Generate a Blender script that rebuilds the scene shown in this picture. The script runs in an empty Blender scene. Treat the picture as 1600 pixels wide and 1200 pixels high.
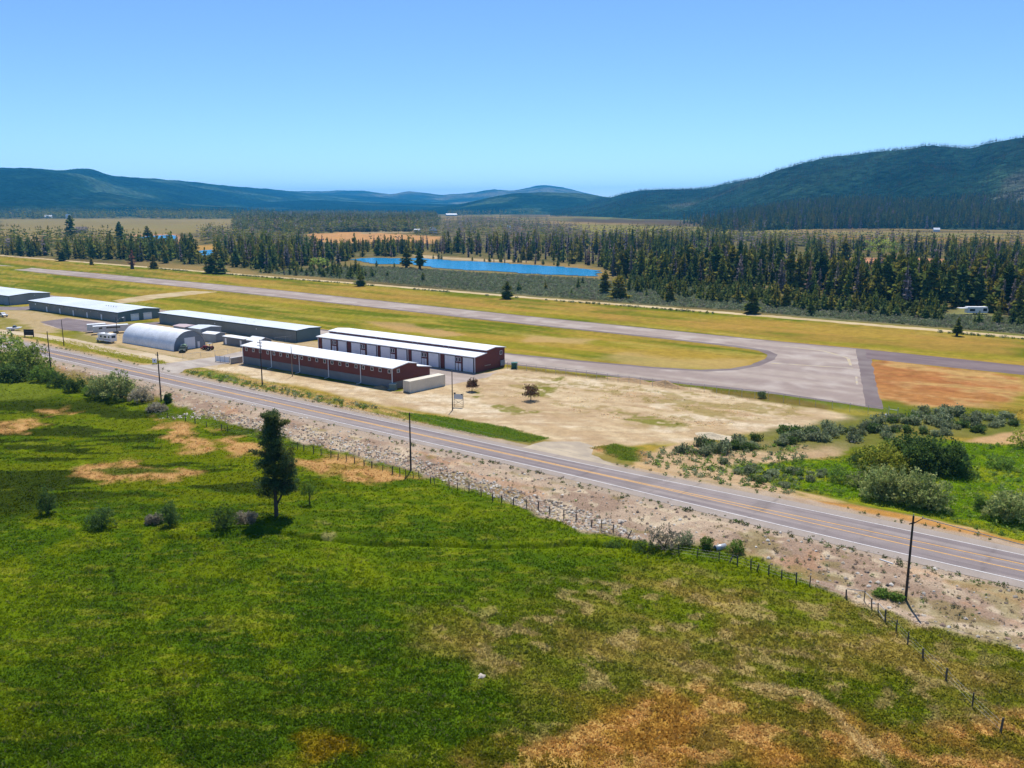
import bpy, math, random
import numpy as np
random.seed(11)
rng = np.random.default_rng(11)
R = math.radians
scene = bpy.context.scene
col = scene.collection

# ------------------------------------------------------------------ camera numbers
H = 45.0                       # metres above the highway
F, HZ = 1378.0, 320.0          # focal length and horizon row of the 1600x1200 photograph
P = math.atan((600 - HZ) / F)
YAW = R(37)                    # world x runs along the highway, y across it
HAZE = 6.4e-5
CY, SY = math.cos(YAW), math.sin(YAW)


def srgb(r, g, b):
    o = []
    for c in (r, g, b):
        c /= 255.0
        o.append(c / 12.92 if c <= .04045 else ((c + .055) / 1.055) ** 2.4)
    return np.array(o)


def C(r, g, b, k=1.45):
    """base colour of a sunlit horizontal surface that reads r,g,b"""
    return srgb(r, g, b) / k


# ------------------------------------------------------------------ noise
_tab = np.random.default_rng(3).random((64, 64))


def vnoise(x, y, seed=0):
    x = np.asarray(x, float) + seed * 17.31
    y = np.asarray(y, float) + seed * 9.77
    xi, yi = np.floor(x).astype(int), np.floor(y).astype(int)
    fx, fy = x - xi, y - yi
    fx = fx * fx * (3 - 2 * fx)
    fy = fy * fy * (3 - 2 * fy)
    a = _tab[xi & 63, yi & 63]; b = _tab[(xi + 1) & 63, yi & 63]
    c = _tab[xi & 63, (yi + 1) & 63]; d = _tab[(xi + 1) & 63, (yi + 1) & 63]
    return (a * (1 - fx) + b * fx) * (1 - fy) + (c * (1 - fx) + d * fx) * fy


def fbm(x, y, seed=0, oct=4, gain=.5):
    s, a, n = 0, 1.0, 0
    x = np.asarray(x, float); y = np.asarray(y, float)
    for o in range(oct):
        ca, sa = math.cos(o * 1.1), math.sin(o * 1.1)
        s = s + a * vnoise((x * ca - y * sa) * 2 ** o, (x * sa + y * ca) * 2 ** o, seed + o * 3)
        n += a; a *= gain
    return s / n


def sstep(a, b, x):
    t = np.clip((np.asarray(x, float) - a) / (b - a), 0, 1)
    return t * t * (3 - 2 * t)


# ------------------------------------------------------------------ terrain
def road_c(s):
    return 122.5 - 0.0253 * (np.asarray(s, float) + 11)


DITCH = np.array([(-112.0, 64.5), (-107.1, 66.9), (-104.6, 69.4), (-101.9, 73.9), (-100.5, 75.6), (-95.6, 76.8), (-87.2, 80.1), (-78.0, 85.8), (-69.4, 92.0), (-62.5, 97.8), (-56.3, 101.9), (-52.8, 101.9)])


def trench(s, t):
    """the little stream of the hay field"""
    out = np.zeros(np.shape(s)); s = np.asarray(s, float); t = np.asarray(t, float)
    b = (s > -135) & (s < -35) & (t > 60) & (t < 112)
    if not np.any(b):
        return out
    ss = s[b] + .9 * (fbm(s[b] / 3, t[b] / 3, 15, 2) - .5) * 2; tt = t[b]; d = np.full(ss.shape, 1e9)
    for (ax, ay), (bx, by) in zip(DITCH[:-1], DITCH[1:]):
        ex, ey = bx - ax, by - ay
        k = np.clip(((ss - ax) * ex + (tt - ay) * ey) / (ex * ex + ey * ey), 0, 1)
        d = np.minimum(d, np.hypot(ss - ax - k * ex, tt - ay - k * ey))
    out[b] = .75 * (1 - sstep(.25, 1.1, d)) - .12 * (1 - sstep(1.0, 2.4, np.abs(d - 1.4)))
    return out


def hgt(s, t):
    s = np.asarray(s, float); t = np.asarray(t, float)
    off = t - road_c(s)
    k = 1 - sstep(-19, -8.5, off)            # 1 in the hay field
    z = -1.3 * k
    z = z + k * (0.5 * (fbm(s / 16, t / 9, 5, 3) - .5) + .16 * (fbm(s / 2.6, t / 2.2, 8, 2) - .5))
    z = z - trench(s, t)
    emb = sstep(-8.2, -10, off) * (1 - k)
    z = z + emb * .25 * (fbm(s / 1.5, t / 1.5, 9, 3) - .5)
    wet = sstep(9, 16, off) * (1 - sstep(52, 66, off)) * sstep(-78, -52, s)   # willow meadow right of the lot
    z = z - .5 * wet + wet * .35 * (fbm(s / 5, t / 5, 12, 3) - .5)
    lot = sstep(12, 18, off) * (1 - sstep(60, 70, off)) * sstep(-145, -135, s) * (1 - sstep(-70, -60, s))
    z = z + lot * .12 * (fbm(s / 3, t / 3, 14, 3) - .5)
    far = sstep(600, 1400, np.hypot(s, t))
    return z + far * 3 * (fbm(s / 260, t / 260, 21, 3) - .5)


def ray(px, py):
    u = (px - 800) / F; v = (600 - py) / F
    x = u; y = math.cos(P) + v * math.sin(P); z = -math.sin(P) + v * math.cos(P)
    return x * CY - y * SY, x * SY + y * CY, z


def at(px, py, z=None):
    """ground point seen at that place of the photograph (or the point at height z)"""
    if z is None:
        r = atv([(px, py)])[0]; return float(r[0]), float(r[1]), float(r[2])
    dx, dy, dz = ray(px, py)
    zz = z
    for _ in range(1):
        k = (zz - H) / dz
        s, t = dx * k, dy * k
    return s, t, zz


def at_plane(px, py, t):
    """point on the vertical plane y = t"""
    dx, dy, dz = ray(px, py)
    k = t / dy
    return dx * k, t, H + dz * k


def proj(s, t, z):
    x = s * CY + t * SY; y = -s * SY + t * CY; z = z - H
    f = y * math.cos(P) - z * math.sin(P); u = y * math.sin(P) + z * math.cos(P)
    return 800 + F * x / f, 600 - F * u / f


def atv(pts):
    """the same for many places at once"""
    p = np.asarray(pts, float)
    dx, dy, dz = ray(p[:, 0], p[:, 1])
    zz = np.zeros(len(p))
    for _ in range(8):
        k = (zz - H) / dz
        zz = hgt(dx * k, dy * k)
    return np.stack([dx * k, dy * k, zz], 1)


def P2(pts):
    return atv(pts)[:, :2]


def sdist(poly, s, t):
    """signed distance, positive inside"""
    d = np.full(s.shape, 1e9); ins = np.zeros(s.shape, bool)
    n = len(poly)
    for i in range(n):
        ax, ay = poly[i]; bx, by = poly[(i + 1) % n]
        ex, ey = bx - ax, by - ay
        L = ex * ex + ey * ey + 1e-12
        k = np.clip(((s - ax) * ex + (t - ay) * ey) / L, 0, 1)
        d = np.minimum(d, (s - ax - k * ex) ** 2 + (t - ay - k * ey) ** 2)
        c = (ay > t) != (by > t)
        with np.errstate(divide='ignore', invalid='ignore'):
            xi = (bx - ax) * (t - ay) / (by - ay if by != ay else 1e-12) + ax
        ins ^= c & (s < xi)
    d = np.sqrt(d)
    return np.where(ins, d, -d)


def mask(poly, s, t, soft=2.0, wob=1.0, wl=6.0, seed=0):
    out = np.zeros(s.shape)
    m = soft * 2 + wob * soft * 2 + 2
    b = (s > poly[:, 0].min() - m) & (s < poly[:, 0].max() + m) & (t > poly[:, 1].min() - m) & (t < poly[:, 1].max() + m)
    if not b.any():
        return out
    ss, tt = s[b], t[b]
    d = sdist(poly, ss, tt) + wob * soft * 2 * (fbm(ss / wl, tt / wl, 30 + seed, 4) - .5) * 2
    out[b] = sstep(-soft, soft, d)
    return out


# ------------------------------------------------------------------ materials
def newmat(name):
    m = bpy.data.materials.new(name); m.use_nodes = True
    nt = m.node_tree
    for n in list(nt.nodes):
        nt.nodes.remove(n)
    out = nt.nodes.new('ShaderNodeOutputMaterial')
    return m, nt, out


def _noise_mult(nt, colsock, coord, scale, amt, detail=3.0, stretch=None):
    n = nt.nodes.new('ShaderNodeTexNoise'); n.inputs['Scale'].default_value = scale
    n.inputs['Detail'].default_value = detail; n.inputs['Roughness'].default_value = .6
    if stretch:
        mp = nt.nodes.new('ShaderNodeMapping'); mp.inputs['Scale'].default_value = stretch
        nt.links.new(coord, mp.inputs['Vector']); coord = mp.outputs['Vector']
    nt.links.new(coord, n.inputs['Vector'])
    mr = nt.nodes.new('ShaderNodeMapRange')
    mr.inputs['From Min'].default_value = .3; mr.inputs['From Max'].default_value = .7
    mr.inputs['To Min'].default_value = 1 - amt; mr.inputs['To Max'].default_value = 1 + amt
    nt.links.new(n.outputs['Fac'], mr.inputs['Value'])
    vm = nt.nodes.new('ShaderNodeVectorMath'); vm.operation = 'SCALE'
    nt.links.new(colsock, vm.inputs[0]); nt.links.new(mr.outputs['Result'], vm.inputs['Scale'])
    return vm.outputs['Vector'], n.outputs['Fac']


def mat(name, rgb=None, rough=.8, spec=.3, metal=0, grains=(), bump=None, wave=None, transl=0.0, objrand=0.0, emit=None):
    """procedural surface: flat colour or the mesh's own 'Col' attribute, broken up by noise at several sizes"""
    m, nt, out = newmat(name)
    g = nt.nodes.new('ShaderNodeNewGeometry')
    coord = g.outputs['Position']
    if rgb is None:
        a = nt.nodes.new('ShaderNodeAttribute'); a.attribute_name = 'Col'
        c = a.outputs['Color']
    else:
        a = nt.nodes.new('ShaderNodeRGB'); a.outputs[0].default_value = (*rgb, 1)
        c = a.outputs[0]
    fac = None
    for gr in grains:
        c, fac = _noise_mult(nt, c, coord, *gr)
    if objrand:
        oi = nt.nodes.new('ShaderNodeObjectInfo')
        mr = nt.nodes.new('ShaderNodeMapRange')
        mr.inputs['To Min'].default_value = 1 - objrand; mr.inputs['To Max'].default_value = 1 + objrand
        nt.links.new(oi.outputs['Random'], mr.inputs['Value'])
        vm = nt.nodes.new('ShaderNodeVectorMath'); vm.operation = 'SCALE'
        nt.links.new(c, vm.inputs[0]); nt.links.new(mr.outputs['Result'], vm.inputs['Scale'])
        c = vm.outputs['Vector']
    bnode = None
    if bump:
        n = nt.nodes.new('ShaderNodeTexNoise'); n.inputs['Scale'].default_value = bump[0]; n.inputs['Detail'].default_value = 4
        nt.links.new(coord, n.inputs['Vector'])
        bnode = nt.nodes.new('ShaderNodeBump'); bnode.inputs['Strength'].default_value = bump[1]; bnode.inputs['Distance'].default_value = bump[2]
        nt.links.new(n.outputs['Fac'], bnode.inputs['Height'])
    if wave:                                   # ribbed sheet metal: (axis, ribs per metre, depth)
        w = nt.nodes.new('ShaderNodeTexWave'); w.wave_type = 'BANDS'; w.bands_direction = wave[0]
        w.inputs['Scale'].default_value = wave[1] * math.pi / 10; w.inputs['Distortion'].default_value = 0
        nt.links.new(coord, w.inputs['Vector'])
        bnode = nt.nodes.new('ShaderNodeBump'); bnode.inputs['Strength'].default_value = .6; bnode.inputs['Distance'].default_value = wave[2]
        nt.links.new(w.outputs['Fac'], bnode.inputs['Height'])
    if transl:
        d = nt.nodes.new('ShaderNodeBsdfDiffuse'); tr = nt.nodes.new('ShaderNodeBsdfTranslucent')
        mx = nt.nodes.new('ShaderNodeMixShader'); mx.inputs[0].default_value = transl
        nt.links.new(c, d.inputs['Color']); nt.links.new(c, tr.inputs['Color'])
        nt.links.new(d.outputs[0], mx.inputs[1]); nt.links.new(tr.outputs[0], mx.inputs[2])
        nt.links.new(mx.outputs[0], out.inputs['Surface'])
    else:
        b = nt.nodes.new('ShaderNodeBsdfPrincipled')
        nt.links.new(c, b.inputs['Base Color'])
        b.inputs['Roughness'].default_value = rough; b.inputs['Metallic'].default_value = metal
        b.inputs['Specular IOR Level'].default_value = spec
        if bnode:
            nt.links.new(bnode.outputs['Normal'], b.inputs['Normal'])
        nt.links.new(b.outputs[0], out.inputs['Surface'])
    return m


# ------------------------------------------------------------------ mesh helpers
def link_np(name, V, Fc, m, parent=None, cols=None, smooth=False):
    """Fc: (n,3) or (n,4) index array"""
    V = np.asarray(V, np.float32); Fc = np.asarray(Fc, np.int32)
    me = bpy.data.meshes.new(name)
    k = Fc.shape[1]
    me.vertices.add(len(V)); me.vertices.foreach_set('co', V.ravel())
    me.loops.add(Fc.size); me.loops.foreach_set('vertex_index', Fc.ravel())
    me.polygons.add(len(Fc))
    me.polygons.foreach_set('loop_start', np.arange(len(Fc), dtype=np.int32) * k)
    me.polygons.foreach_set('loop_total', np.full(len(Fc), k, np.int32))
    if smooth:
        me.polygons.foreach_set('use_smooth', np.ones(len(Fc), bool))
    me.update(calc_edges=True)
    if cols is not None:
        a = me.attributes.new('Col', 'FLOAT_COLOR', 'POINT')
        c4 = np.ones((len(V), 4), np.float32); c4[:, :3] = np.clip(cols, 0, 1)
        a.data.foreach_set('color', c4.ravel())
    me.materials.append(m)
    o = bpy.data.objects.new(name, me); col.objects.link(o)
    if parent:
        o.parent = parent
    return o


class MB:
    def __init__(self):
        self.v = []; self.f = []; self.c = []; self.cur = (1, 1, 1)

    def add(self, pts, faces, c=None):
        n = len(self.v); self.v += [tuple(p) for p in pts]
        self.f += [tuple(i + n for i in f) for f in faces]
        self.c += [tuple(c if c is not None else self.cur)] * len(pts)
        return self

    def box(self, x0, x1, y0, y1, z0, z1, c=None):
        return self.add([(x0, y0, z0), (x1, y0, z0), (x1, y1, z0), (x0, y1, z0), (x0, y0, z1), (x1, y0, z1), (x1, y1, z1), (x0, y1, z1)],
                        [(0, 3, 2, 1), (4, 5, 6, 7), (0, 1, 5, 4), (1, 2, 6, 5), (2, 3, 7, 6), (3, 0, 4, 7)], c)

    def prism(self, prof, axis, a0, a1, c=None):
        """profile of (u, z) points extruded along 'x' or 'y'"""
        n = len(prof)
        if axis == 'x':
            pts = [(a0, u, z) for u, z in prof] + [(a1, u, z) for u, z in prof]
        else:
            pts = [(u, a0, z) for u, z in prof] + [(u, a1, z) for u, z in prof]
        fs = [tuple(range(n))[::-1], tuple(range(n, 2 * n))] + [(i, (i + 1) % n, n + (i + 1) % n, n + i) for i in range(n)]
        return self.add(pts, fs, c)

    def tube(self, p0, p1, r0, r1=None, n=8, c=None, cap=True):
        r1 = r0 if r1 is None else r1
        p0 = np.array(p0, float); p1 = np.array(p1, float)
        d = p1 - p0; L = np.linalg.norm(d); d = d / max(L, 1e-9)
        a = np.cross(d, (0, 0, 1) if abs(d[2]) < .9 else (1, 0, 0)); a /= np.linalg.norm(a); b = np.cross(d, a)
        pts = []
        for p, r in ((p0, r0), (p1, r1)):
            for i in range(n):
                w = 2 * math.pi * i / n
                pts.append(p + r * (math.cos(w) * a + math.sin(w) * b))
        fs = [(i, (i + 1) % n, n + (i + 1) % n, n + i) for i in range(n)]
        if cap:
            fs += [tuple(range(n))[::-1], tuple(range(n, 2 * n))]
        return self.add(pts, fs, c)

    def path(self, pts, r, n=6, c=None):
        for i in range(len(pts) - 1):
            ra = r[i] if isinstance(r, (list, tuple)) else r; rb = r[i + 1] if isinstance(r, (list, tuple)) else r
            self.tube(pts[i], pts[i + 1], ra, rb, n, c)
        return self

    def build(self, name, m, parent=None, loc=None, smooth=False, colors=False, bevel=0):
        me = bpy.data.meshes.new(name); me.from_pydata(self.v, [], self.f); me.update()
        if colors:
            a = me.attributes.new('Col', 'FLOAT_COLOR', 'POINT')
            c4 = np.ones((len(self.v), 4), np.float32); c4[:, :3] = np.array(self.c)
            a.data.foreach_set('color', c4.ravel())
        if smooth:
            me.polygons.foreach_set('use_smooth', np.ones(len(me.polygons), bool))
        me.materials.append(m)
        o = bpy.data.objects.new(name, me); col.objects.link(o)
        if parent:
            o.parent = parent
        if loc is not None:
            o.location = loc
        if bevel:
            b = o.modifiers.new('bevel', 'BEVEL'); b.width = bevel; b.segments = 2; b.limit_method = 'ANGLE'
        return o


def tag(o, label=None, cat=None, group=None, kind=None):
    if label: o['label'] = label
    if cat: o['category'] = cat
    if group: o['group'] = group
    if kind: o['kind'] = kind
    return o


def empty(name, loc, rz=0.0, label=None, cat=None, group=None):
    o = bpy.data.objects.new(name, None); col.objects.link(o)
    o.location = loc; o.rotation_euler = (0, 0, rz); o.empty_display_size = .5
    return tag(o, label, cat, group)


KIDS = {}


def copy_thing(o, loc, rz=0.0, sc=1.0, label=None, group=None):
    c = o.copy(); col.objects.link(c); c.location = loc; c.rotation_euler = (0, 0, rz); c.scale = (sc, sc, sc) if not isinstance(sc, tuple) else sc
    if label: c['label'] = label
    if group: c['group'] = group
    for ch in list(o.children):
        d = ch.copy(); col.objects.link(d); d.parent = c
        for g in ch.children:
            e = g.copy(); col.objects.link(e); e.parent = d
    return c

# ================================================================== THE SETTING
# ---- ground sheet: fan of rings round the viewpoint, finer where it is near
fwd = YAW + math.pi / 2
ang = np.concatenate([np.linspace(-R(40), R(40), 1050), np.linspace(R(40), R(320), 90)[1:-1]]) + fwd
ang = ang[::-1]
dep = np.arctan2(np.linspace(905, 14, 640), F)
rad = np.concatenate([np.linspace(2, 62, 14), H / np.tan(dep)])
rad = np.concatenate([rad[rad < H / math.tan(dep[0])], H / np.tan(dep), np.geomspace(5200, 14700, 20)])
rad = np.unique(np.round(rad, 3))
na, nr = len(ang), len(rad)
RR, AA = np.meshgrid(rad, ang, indexing='ij')
S = (RR * np.cos(AA)).ravel(); T = (RR * np.sin(AA)).ravel()
Zg = hgt(S, T)
off = T - road_c(S)
D = np.hypot(S, T)


def L(a, b, k):
    k = np.asarray(k)[..., None]
    return a * (1 - k) + b * k


def ground_color(S, T):
    off = T - road_c(S)
    n1 = fbm(S / 40, T / 14, 1); n2 = fbm(S / 9, T / 5, 2); n3 = fbm(S / 2.2, T / 1.6, 3, 3); n4 = fbm(S / 120, T / 60, 4)
    one = np.ones(S.shape)
    g = lambda *c: C(*c)[None, :] * one[:, None]
    mk = lambda pts, soft=2.0, wob=1.0, wl=6.0, seed=0: mask(P2(pts), S, T, soft, wob, wl, seed)
    # valley floor far away: dry meadow
    c = L(g(158, 134, 84), g(116, 104, 66), sstep(.4, .62, fbm(S / 420, T / 130, 6)))
    c = L(c, g(126, 132, 74), sstep(.5, .7, fbm(S / 500, T / 200, 7)) * .8)
    c = L(c, g(92, 84, 58), sstep(.56, .68, fbm(S / 300, T / 60, 17)) * .7)
    c = L(c, g(138, 146, 84), mk([(1060, 330), (1240, 328), (1270, 338), (1210, 348), (1080, 345)], 60, .5, 200) * .9)
    c = L(c, g(96, 80, 62), mk([(890, 341), (1080, 345), (1240, 350), (1240, 356), (900, 347)], 20, .5, 80) * .8)
    c = L(c, g(150, 142, 68), mk([(900, 350), (1240, 358), (1230, 368), (1000, 372), (880, 362)], 15, .5, 80) * .7)
    c = L(c, g(158, 140, 88), mk([(0, 341), (430, 343), (380, 362), (0, 372)], 12, .5, 80) * .8)
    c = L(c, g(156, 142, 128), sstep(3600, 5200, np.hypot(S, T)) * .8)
    # forest floor
    ff = L(g(128, 116, 76), g(98, 98, 56), sstep(.4, .6, n2))
    for q in FLOOR:
        c = L(c, ff, mk(q, 14, .6, 30))
    for q, cc in CLEAR:
        c = L(c, g(*cc) * (.85 + .3 * n2)[:, None], mk(q, 6, .6, 20))
    # sagebrush flat
    sg = L(g(106, 116, 92), g(84, 98, 70), sstep(.4, .62, n2)); sg = L(sg, g(136, 132, 108), sstep(.58, .7, n3) * .6)
    c = L(c, sg, mk(SAGE, 8, .6, 20))
    # the airfield's grass
    af = L(g(150, 142, 60), g(108, 120, 40), sstep(.38, .54, fbm(S / 60, T / 11, 31)))
    af = L(af, g(188, 152, 92), sstep(.5, .66, fbm(S / 70, T / 8, 33)) * .6)
    af = L(af, g(176, 160, 96), sstep(.56, .7, fbm(S / 25, T / 5, 34)) * .6)
    c = L(c, af * (.76 + .48 * n3)[:, None] * np.array([1.02, 1.0, .62])[None], sstep(6, 7.5, off) * sstep(0, -5, T - (358 - .012 * (S + 100)) + 4 * (n2 - .5)) )
    # beyond the runway: orange dry grass
    c = L(c, g(186, 144, 74) * (.85 + .3 * n3)[:, None], mk([(0, 405), (500, 443), (1000, 484), (1600, 532), (1600, 560), (1380, 540), (900, 496), (400, 446), (0, 410)], 5, .8, 30) * (.15 + .5 * sstep(.42, .6, n1)))
    c = L(c, L(g(206, 162, 108), g(182, 128, 76), sstep(.42, .6, n2)) * (.7 + .6 * n3)[:, None], mk([(1255, 600), (1310, 566), (1390, 562), (1600, 590), (1600, 632), (1440, 638), (1330, 622)], 3, 1, 10) * (.7 + .3 * sstep(.38, .55, n2)))
    c = L(c, g(176, 112, 70) * (.7 + .6 * n3)[:, None], mk([(1300, 576), (1400, 574), (1600, 600), (1600, 618), (1320, 598)], 3, 1.5, 7) * sstep(.36, .56, fbm(S / 9, T / 2, 35)) * .5)
    c = L(c, g(104, 118, 36), mk([(1212, 612), (1260, 600), (1360, 622), (1440, 636), (1600, 640), (1600, 665), (1400, 648), (1290, 632)], 2.5, 1, 8) * .85)
    c = L(c, g(202, 172, 112), mk([(960, 548), (1130, 562), (1190, 560), (1150, 577), (1040, 575), (930, 560)], 4, 1, 14) * .6)
    c = L(c, g(208, 166, 118), mk([(560, 500), (640, 506), (720, 523), (690, 526), (590, 510)], 2, 1, 10) * .6)
    c = L(c, g(206, 170, 120), mk([(820, 523), (930, 530), (925, 538), (830, 534)], 2, 1, 10) * .6)
    c = L(c, g(116, 96, 48), mk([(790, 570), (1000, 596), (1205, 616), (1300, 634), (1290, 640), (1190, 626), (990, 603), (790, 577)], 1.2, .6, 5) * .75)
    # yards round the buildings on the left
    yard = L(g(206, 182, 142), g(188, 162, 118), n3)
    c = L(c, yard, mk([(150, 505), (260, 505), (400, 520), (520, 535), (500, 560), (380, 570), (330, 575), (200, 556), (110, 530)], 2.5, 1, 6))
    c = L(c, yard, mk([(0, 482), (45, 486), (180, 506), (140, 512), (90, 520), (60, 520), (0, 514)], 2.5, 1, 6) * .9)
    c = L(c, g(138, 132, 52), mk([(0, 496), (14, 497), (45, 512), (30, 516), (0, 514)], 2, 1, 5) * .8)
    c = L(c, g(128, 128, 42), mk([(88, 515), (125, 518), (170, 535), (150, 538), (100, 526)], 1.5, 1, 5) * .7)
    c = L(c, g(120, 130, 36), mk([(184, 505), (206, 505), (200, 512), (186, 514)], 1, .6, 4) * .9)
    c = L(c, g(124, 122, 48), mk([(180, 538), (250, 553), (300, 561), (280, 566), (190, 547)], 1, 1, 4) * .6)
    # graded dirt lot
    d0 = L(g(222, 198, 158), g(204, 176, 136), sstep(.35, .65, fbm(S / 14, T / 4, 41)))
    d0 = L(d0, g(238, 220, 188), sstep(.5, .7, fbm(S / 10, T / 6, 42)) * .7)
    lotm = mk(LOT, 1.6, .8, 5)
    d0 = L(d0, g(186, 158, 120), sstep(.5, .7, fbm(S / 1.4, T / .9, 45, 3)) * .45); c = L(c, d0 * (.88 + .22 * n3)[:, None], lotm)
    gr = sstep(.50, .58, .55 * fbm(S / 9, T / 3.2, 43) + .45 * n3) * mk([(740, 590), (860, 590), (1060, 600), (1230, 630), (1250, 645), (1090, 672), (930, 650), (780, 622)], 5, 1, 10)
    c = L(c, L(g(140, 134, 62), g(170, 146, 92), n3), gr * .75)
    for q in ([(757, 630), (800, 630), (840, 645), (800, 648), (760, 638)], [(950, 640), (1010, 648), (1070, 662), (1050, 668), (980, 658)], [(735, 618), (745, 607), (752, 612), (745, 622)], [(820, 608), (850, 600), (880, 590), (870, 612), (835, 620)]):
        c = L(c, g(132, 130, 52), mk(q, 1.0, 1.6, 2.5) * sstep(.34, .5, n3) * .9)
    c = L(c, g(186, 156, 120), sstep(.52, .7, fbm((S * .8 + T * .6) / 12, (T * .8 - S * .6) / 1.6, 44)) * lotm * .5)
    # verge beyond the highway
    v = sstep(5.2, 6.2, off) * (1 - sstep(12, 13.5, off + 2 * (n2 - .5)))
    c = L(c, L(g(206, 172, 122), g(150, 134, 70), sstep(.42, .56, n2)), v * sstep(-345, -335, S))
    c = L(c, L(g(132, 136, 40), g(168, 156, 66), n2), mk([(20, 523), (110, 532), (200, 552), (255, 563), (262, 570), (215, 567), (100, 541), (50, 530)], .8, .6, 3))
    c = L(c, L(g(148, 140, 66), g(196, 164, 104), sstep(.4, .6, n3)), mk([(292, 578), (340, 577), (440, 600), (560, 628), (700, 664), (690, 670), (560, 645), (420, 612)], 1, .8, 4) * .9)
    c = L(c, L(g(86, 118, 26), g(122, 134, 44), n3), mk([(620, 643), (700, 652), (790, 667), (855, 685), (830, 692), (740, 680), (650, 658)], .7, .6, 3))
    c = L(c, g(96, 118, 30), mk([(290, 580), (330, 579), (370, 590), (390, 600), (350, 594)], .7, .6, 3) * .7)
    c = L(c, L(g(92, 116, 30), g(120, 126, 44), n3), mk([(922, 700), (960, 694), (1010, 707), (1012, 722), (970, 718)], 1.3, 1.2, 3))
    # right of the lot: sandy bank and willow meadow
    c = L(c, L(g(214, 186, 146), g(180, 148, 110), n3), mk([(1000, 708), (1100, 690), (1260, 690), (1340, 690), (1290, 712), (1180, 735), (1260, 776), (1330, 797), (1240, 790), (1100, 752), (1010, 726)], 1.6, 1, 5))
    c = L(c, L(g(92, 108, 44), g(132, 124, 66), n2), mk([(1100, 688), (1300, 655), (1400, 648), (1600, 660), (1600, 680), (1480, 690), (1300, 700), (1120, 706)], 2, 1, 5) * .8)
    md = L(g(110, 138, 22), g(148, 156, 34), sstep(.4, .62, n2)); md = L(md, g(78, 108, 26), sstep(.55, .7, n3) * .6)
    c = L(c, md, mk([(1130, 728), (1250, 718), (1340, 712), (1440, 690), (1600, 694), (1800, 700), (1900, 960), (1600, 846), (1450, 806), (1330, 782), (1230, 762)], 1.6, 1, 6))
    c = L(c, g(208, 168, 122), mk([(1500, 690), (1560, 678), (1600, 673), (1700, 672), (1700, 690), (1560, 695)], 1, .6, 5) * .9)
    c = L(c, g(198, 142, 74), mk([(1225, 778), (1330, 800), (1450, 825), (1600, 858), (1700, 880), (1700, 868), (1600, 846), (1450, 812), (1330, 788)], .5, .6, 3) * .8)
    # hay field on the near side
    u_r, w_r = S * CY + T * SY, T * CY - S * SY
    f0 = L(g(86, 106, 14), g(102, 120, 20), sstep(.38, .6, n2)); f0 = L(f0, g(68, 94, 12), sstep(.5, .68, n1) * .8)
    f0 = L(f0, g(122, 130, 26), sstep(.55, .7, fbm(S / 7, T / 4, 51)) * .5)
    f0 = L(f0, g(160, 152, 84), sstep(.6, .72, fbm(u_r / 3.2, w_r / .9, 52)) * .32); f0 = L(f0, g(54, 72, 10), sstep(.6, .7, fbm(u_r / 4, w_r / 1.0, 57)) * .3)
    u, w = S * CY + T * SY, T * CY - S * SY                    # lie of the old irrigation lines
    lf = mk([(-300, 600), (120, 610), (330, 660), (480, 690), (560, 760), (420, 790), (150, 790), (-300, 850)], 9, .6, 20)
    bands = .62 * fbm(u / 22 + w / 60, w / 5.2, 53) + .38 * fbm(u / 9, w / 2.6, 60)
    f0 = L(f0, L(g(112, 116, 18), g(92, 106, 14), n2), sstep(.475, .44, bands) * lf * .9)
    f0 = L(f0, g(52, 64, 14), sstep(.485, .525, bands) * lf * .95)
    f0 = L(f0, g(112, 122, 56), mk([(-60, 590), (60, 590), (95, 612), (70, 625), (-60, 628)], 3, .6, 8) * .8)
    f0 = f0 * np.array([1.08, 1.10, .5])[None]
    for q in ([(-30, 662), (45, 656), (62, 664), (40, 678), (-30, 680)], [(62, 641), (100, 638), (106, 648), (72, 652)],
              [(108, 730), (170, 718), (205, 722), (290, 735), (300, 740), (260, 748), (150, 750), (118, 744)],
              [(238, 653), (280, 660), (330, 684), (328, 706), (290, 708), (272, 684)], [(318, 668), (380, 690), (420, 688), (414, 712), (362, 713), (352, 690)],
              [(462, 716), (540, 713), (610, 735), (660, 748), (600, 752), (520, 742), (465, 738)]):
        f0 = L(f0, L(g(188, 134, 78), g(204, 164, 106), n3), mk(q, 1.6, 1.3, 4) * (.55 + .42 * sstep(.38, .5, n3)))
    f0 = L(f0, g(78, 96, 22), mk([(150, 734), (250, 730), (280, 738), (180, 742)], 1, .8, 4) * .9)
    br = mk([(690, 1000), (800, 940), (980, 905), (1200, 885), (1420, 950), (1700, 1040), (1900, 1300), (700, 1300), (860, 1120), (740, 1060)], 7, .9, 12)
    f0 = L(f0, L(g(154, 136, 62), g(122, 122, 38), sstep(.42, .6, n2)), br * (.35 + .6 * sstep(.4, .62, fbm(S / 8, T / 6, 55))))
    f0 = L(f0, g(178, 154, 102), br * sstep(.54, .68, n3) * .6)
    orp = np.maximum(mk([(820, 1150), (900, 1100), (1010, 1078), (1110, 1066), (1200, 1085), (1290, 1120), (1400, 1230), (740, 1260), (760, 1190)], 2.5, 1.2, 6), mk([(1390, 1160), (1480, 1120), (1700, 1110), (1800, 1300), (1380, 1300)], 2, 1.2, 6))
    f0 = L(f0, L(g(194, 146, 66), g(152, 130, 46), sstep(.4, .6, n2)), orp * (.30 + .5 * sstep(.36, .56, fbm(S / 5, T / 4, 56))))
    f0 = L(f0, g(208, 166, 98), orp * sstep(.5, .66, n3) * .7)
    f0 = L(f0, L(g(150, 116, 26), g(120, 108, 22), n3), mk([(470, 1150), (540, 1143), (592, 1162), (560, 1190), (490, 1190)], 1, 1.2, 3) * .8)
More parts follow.
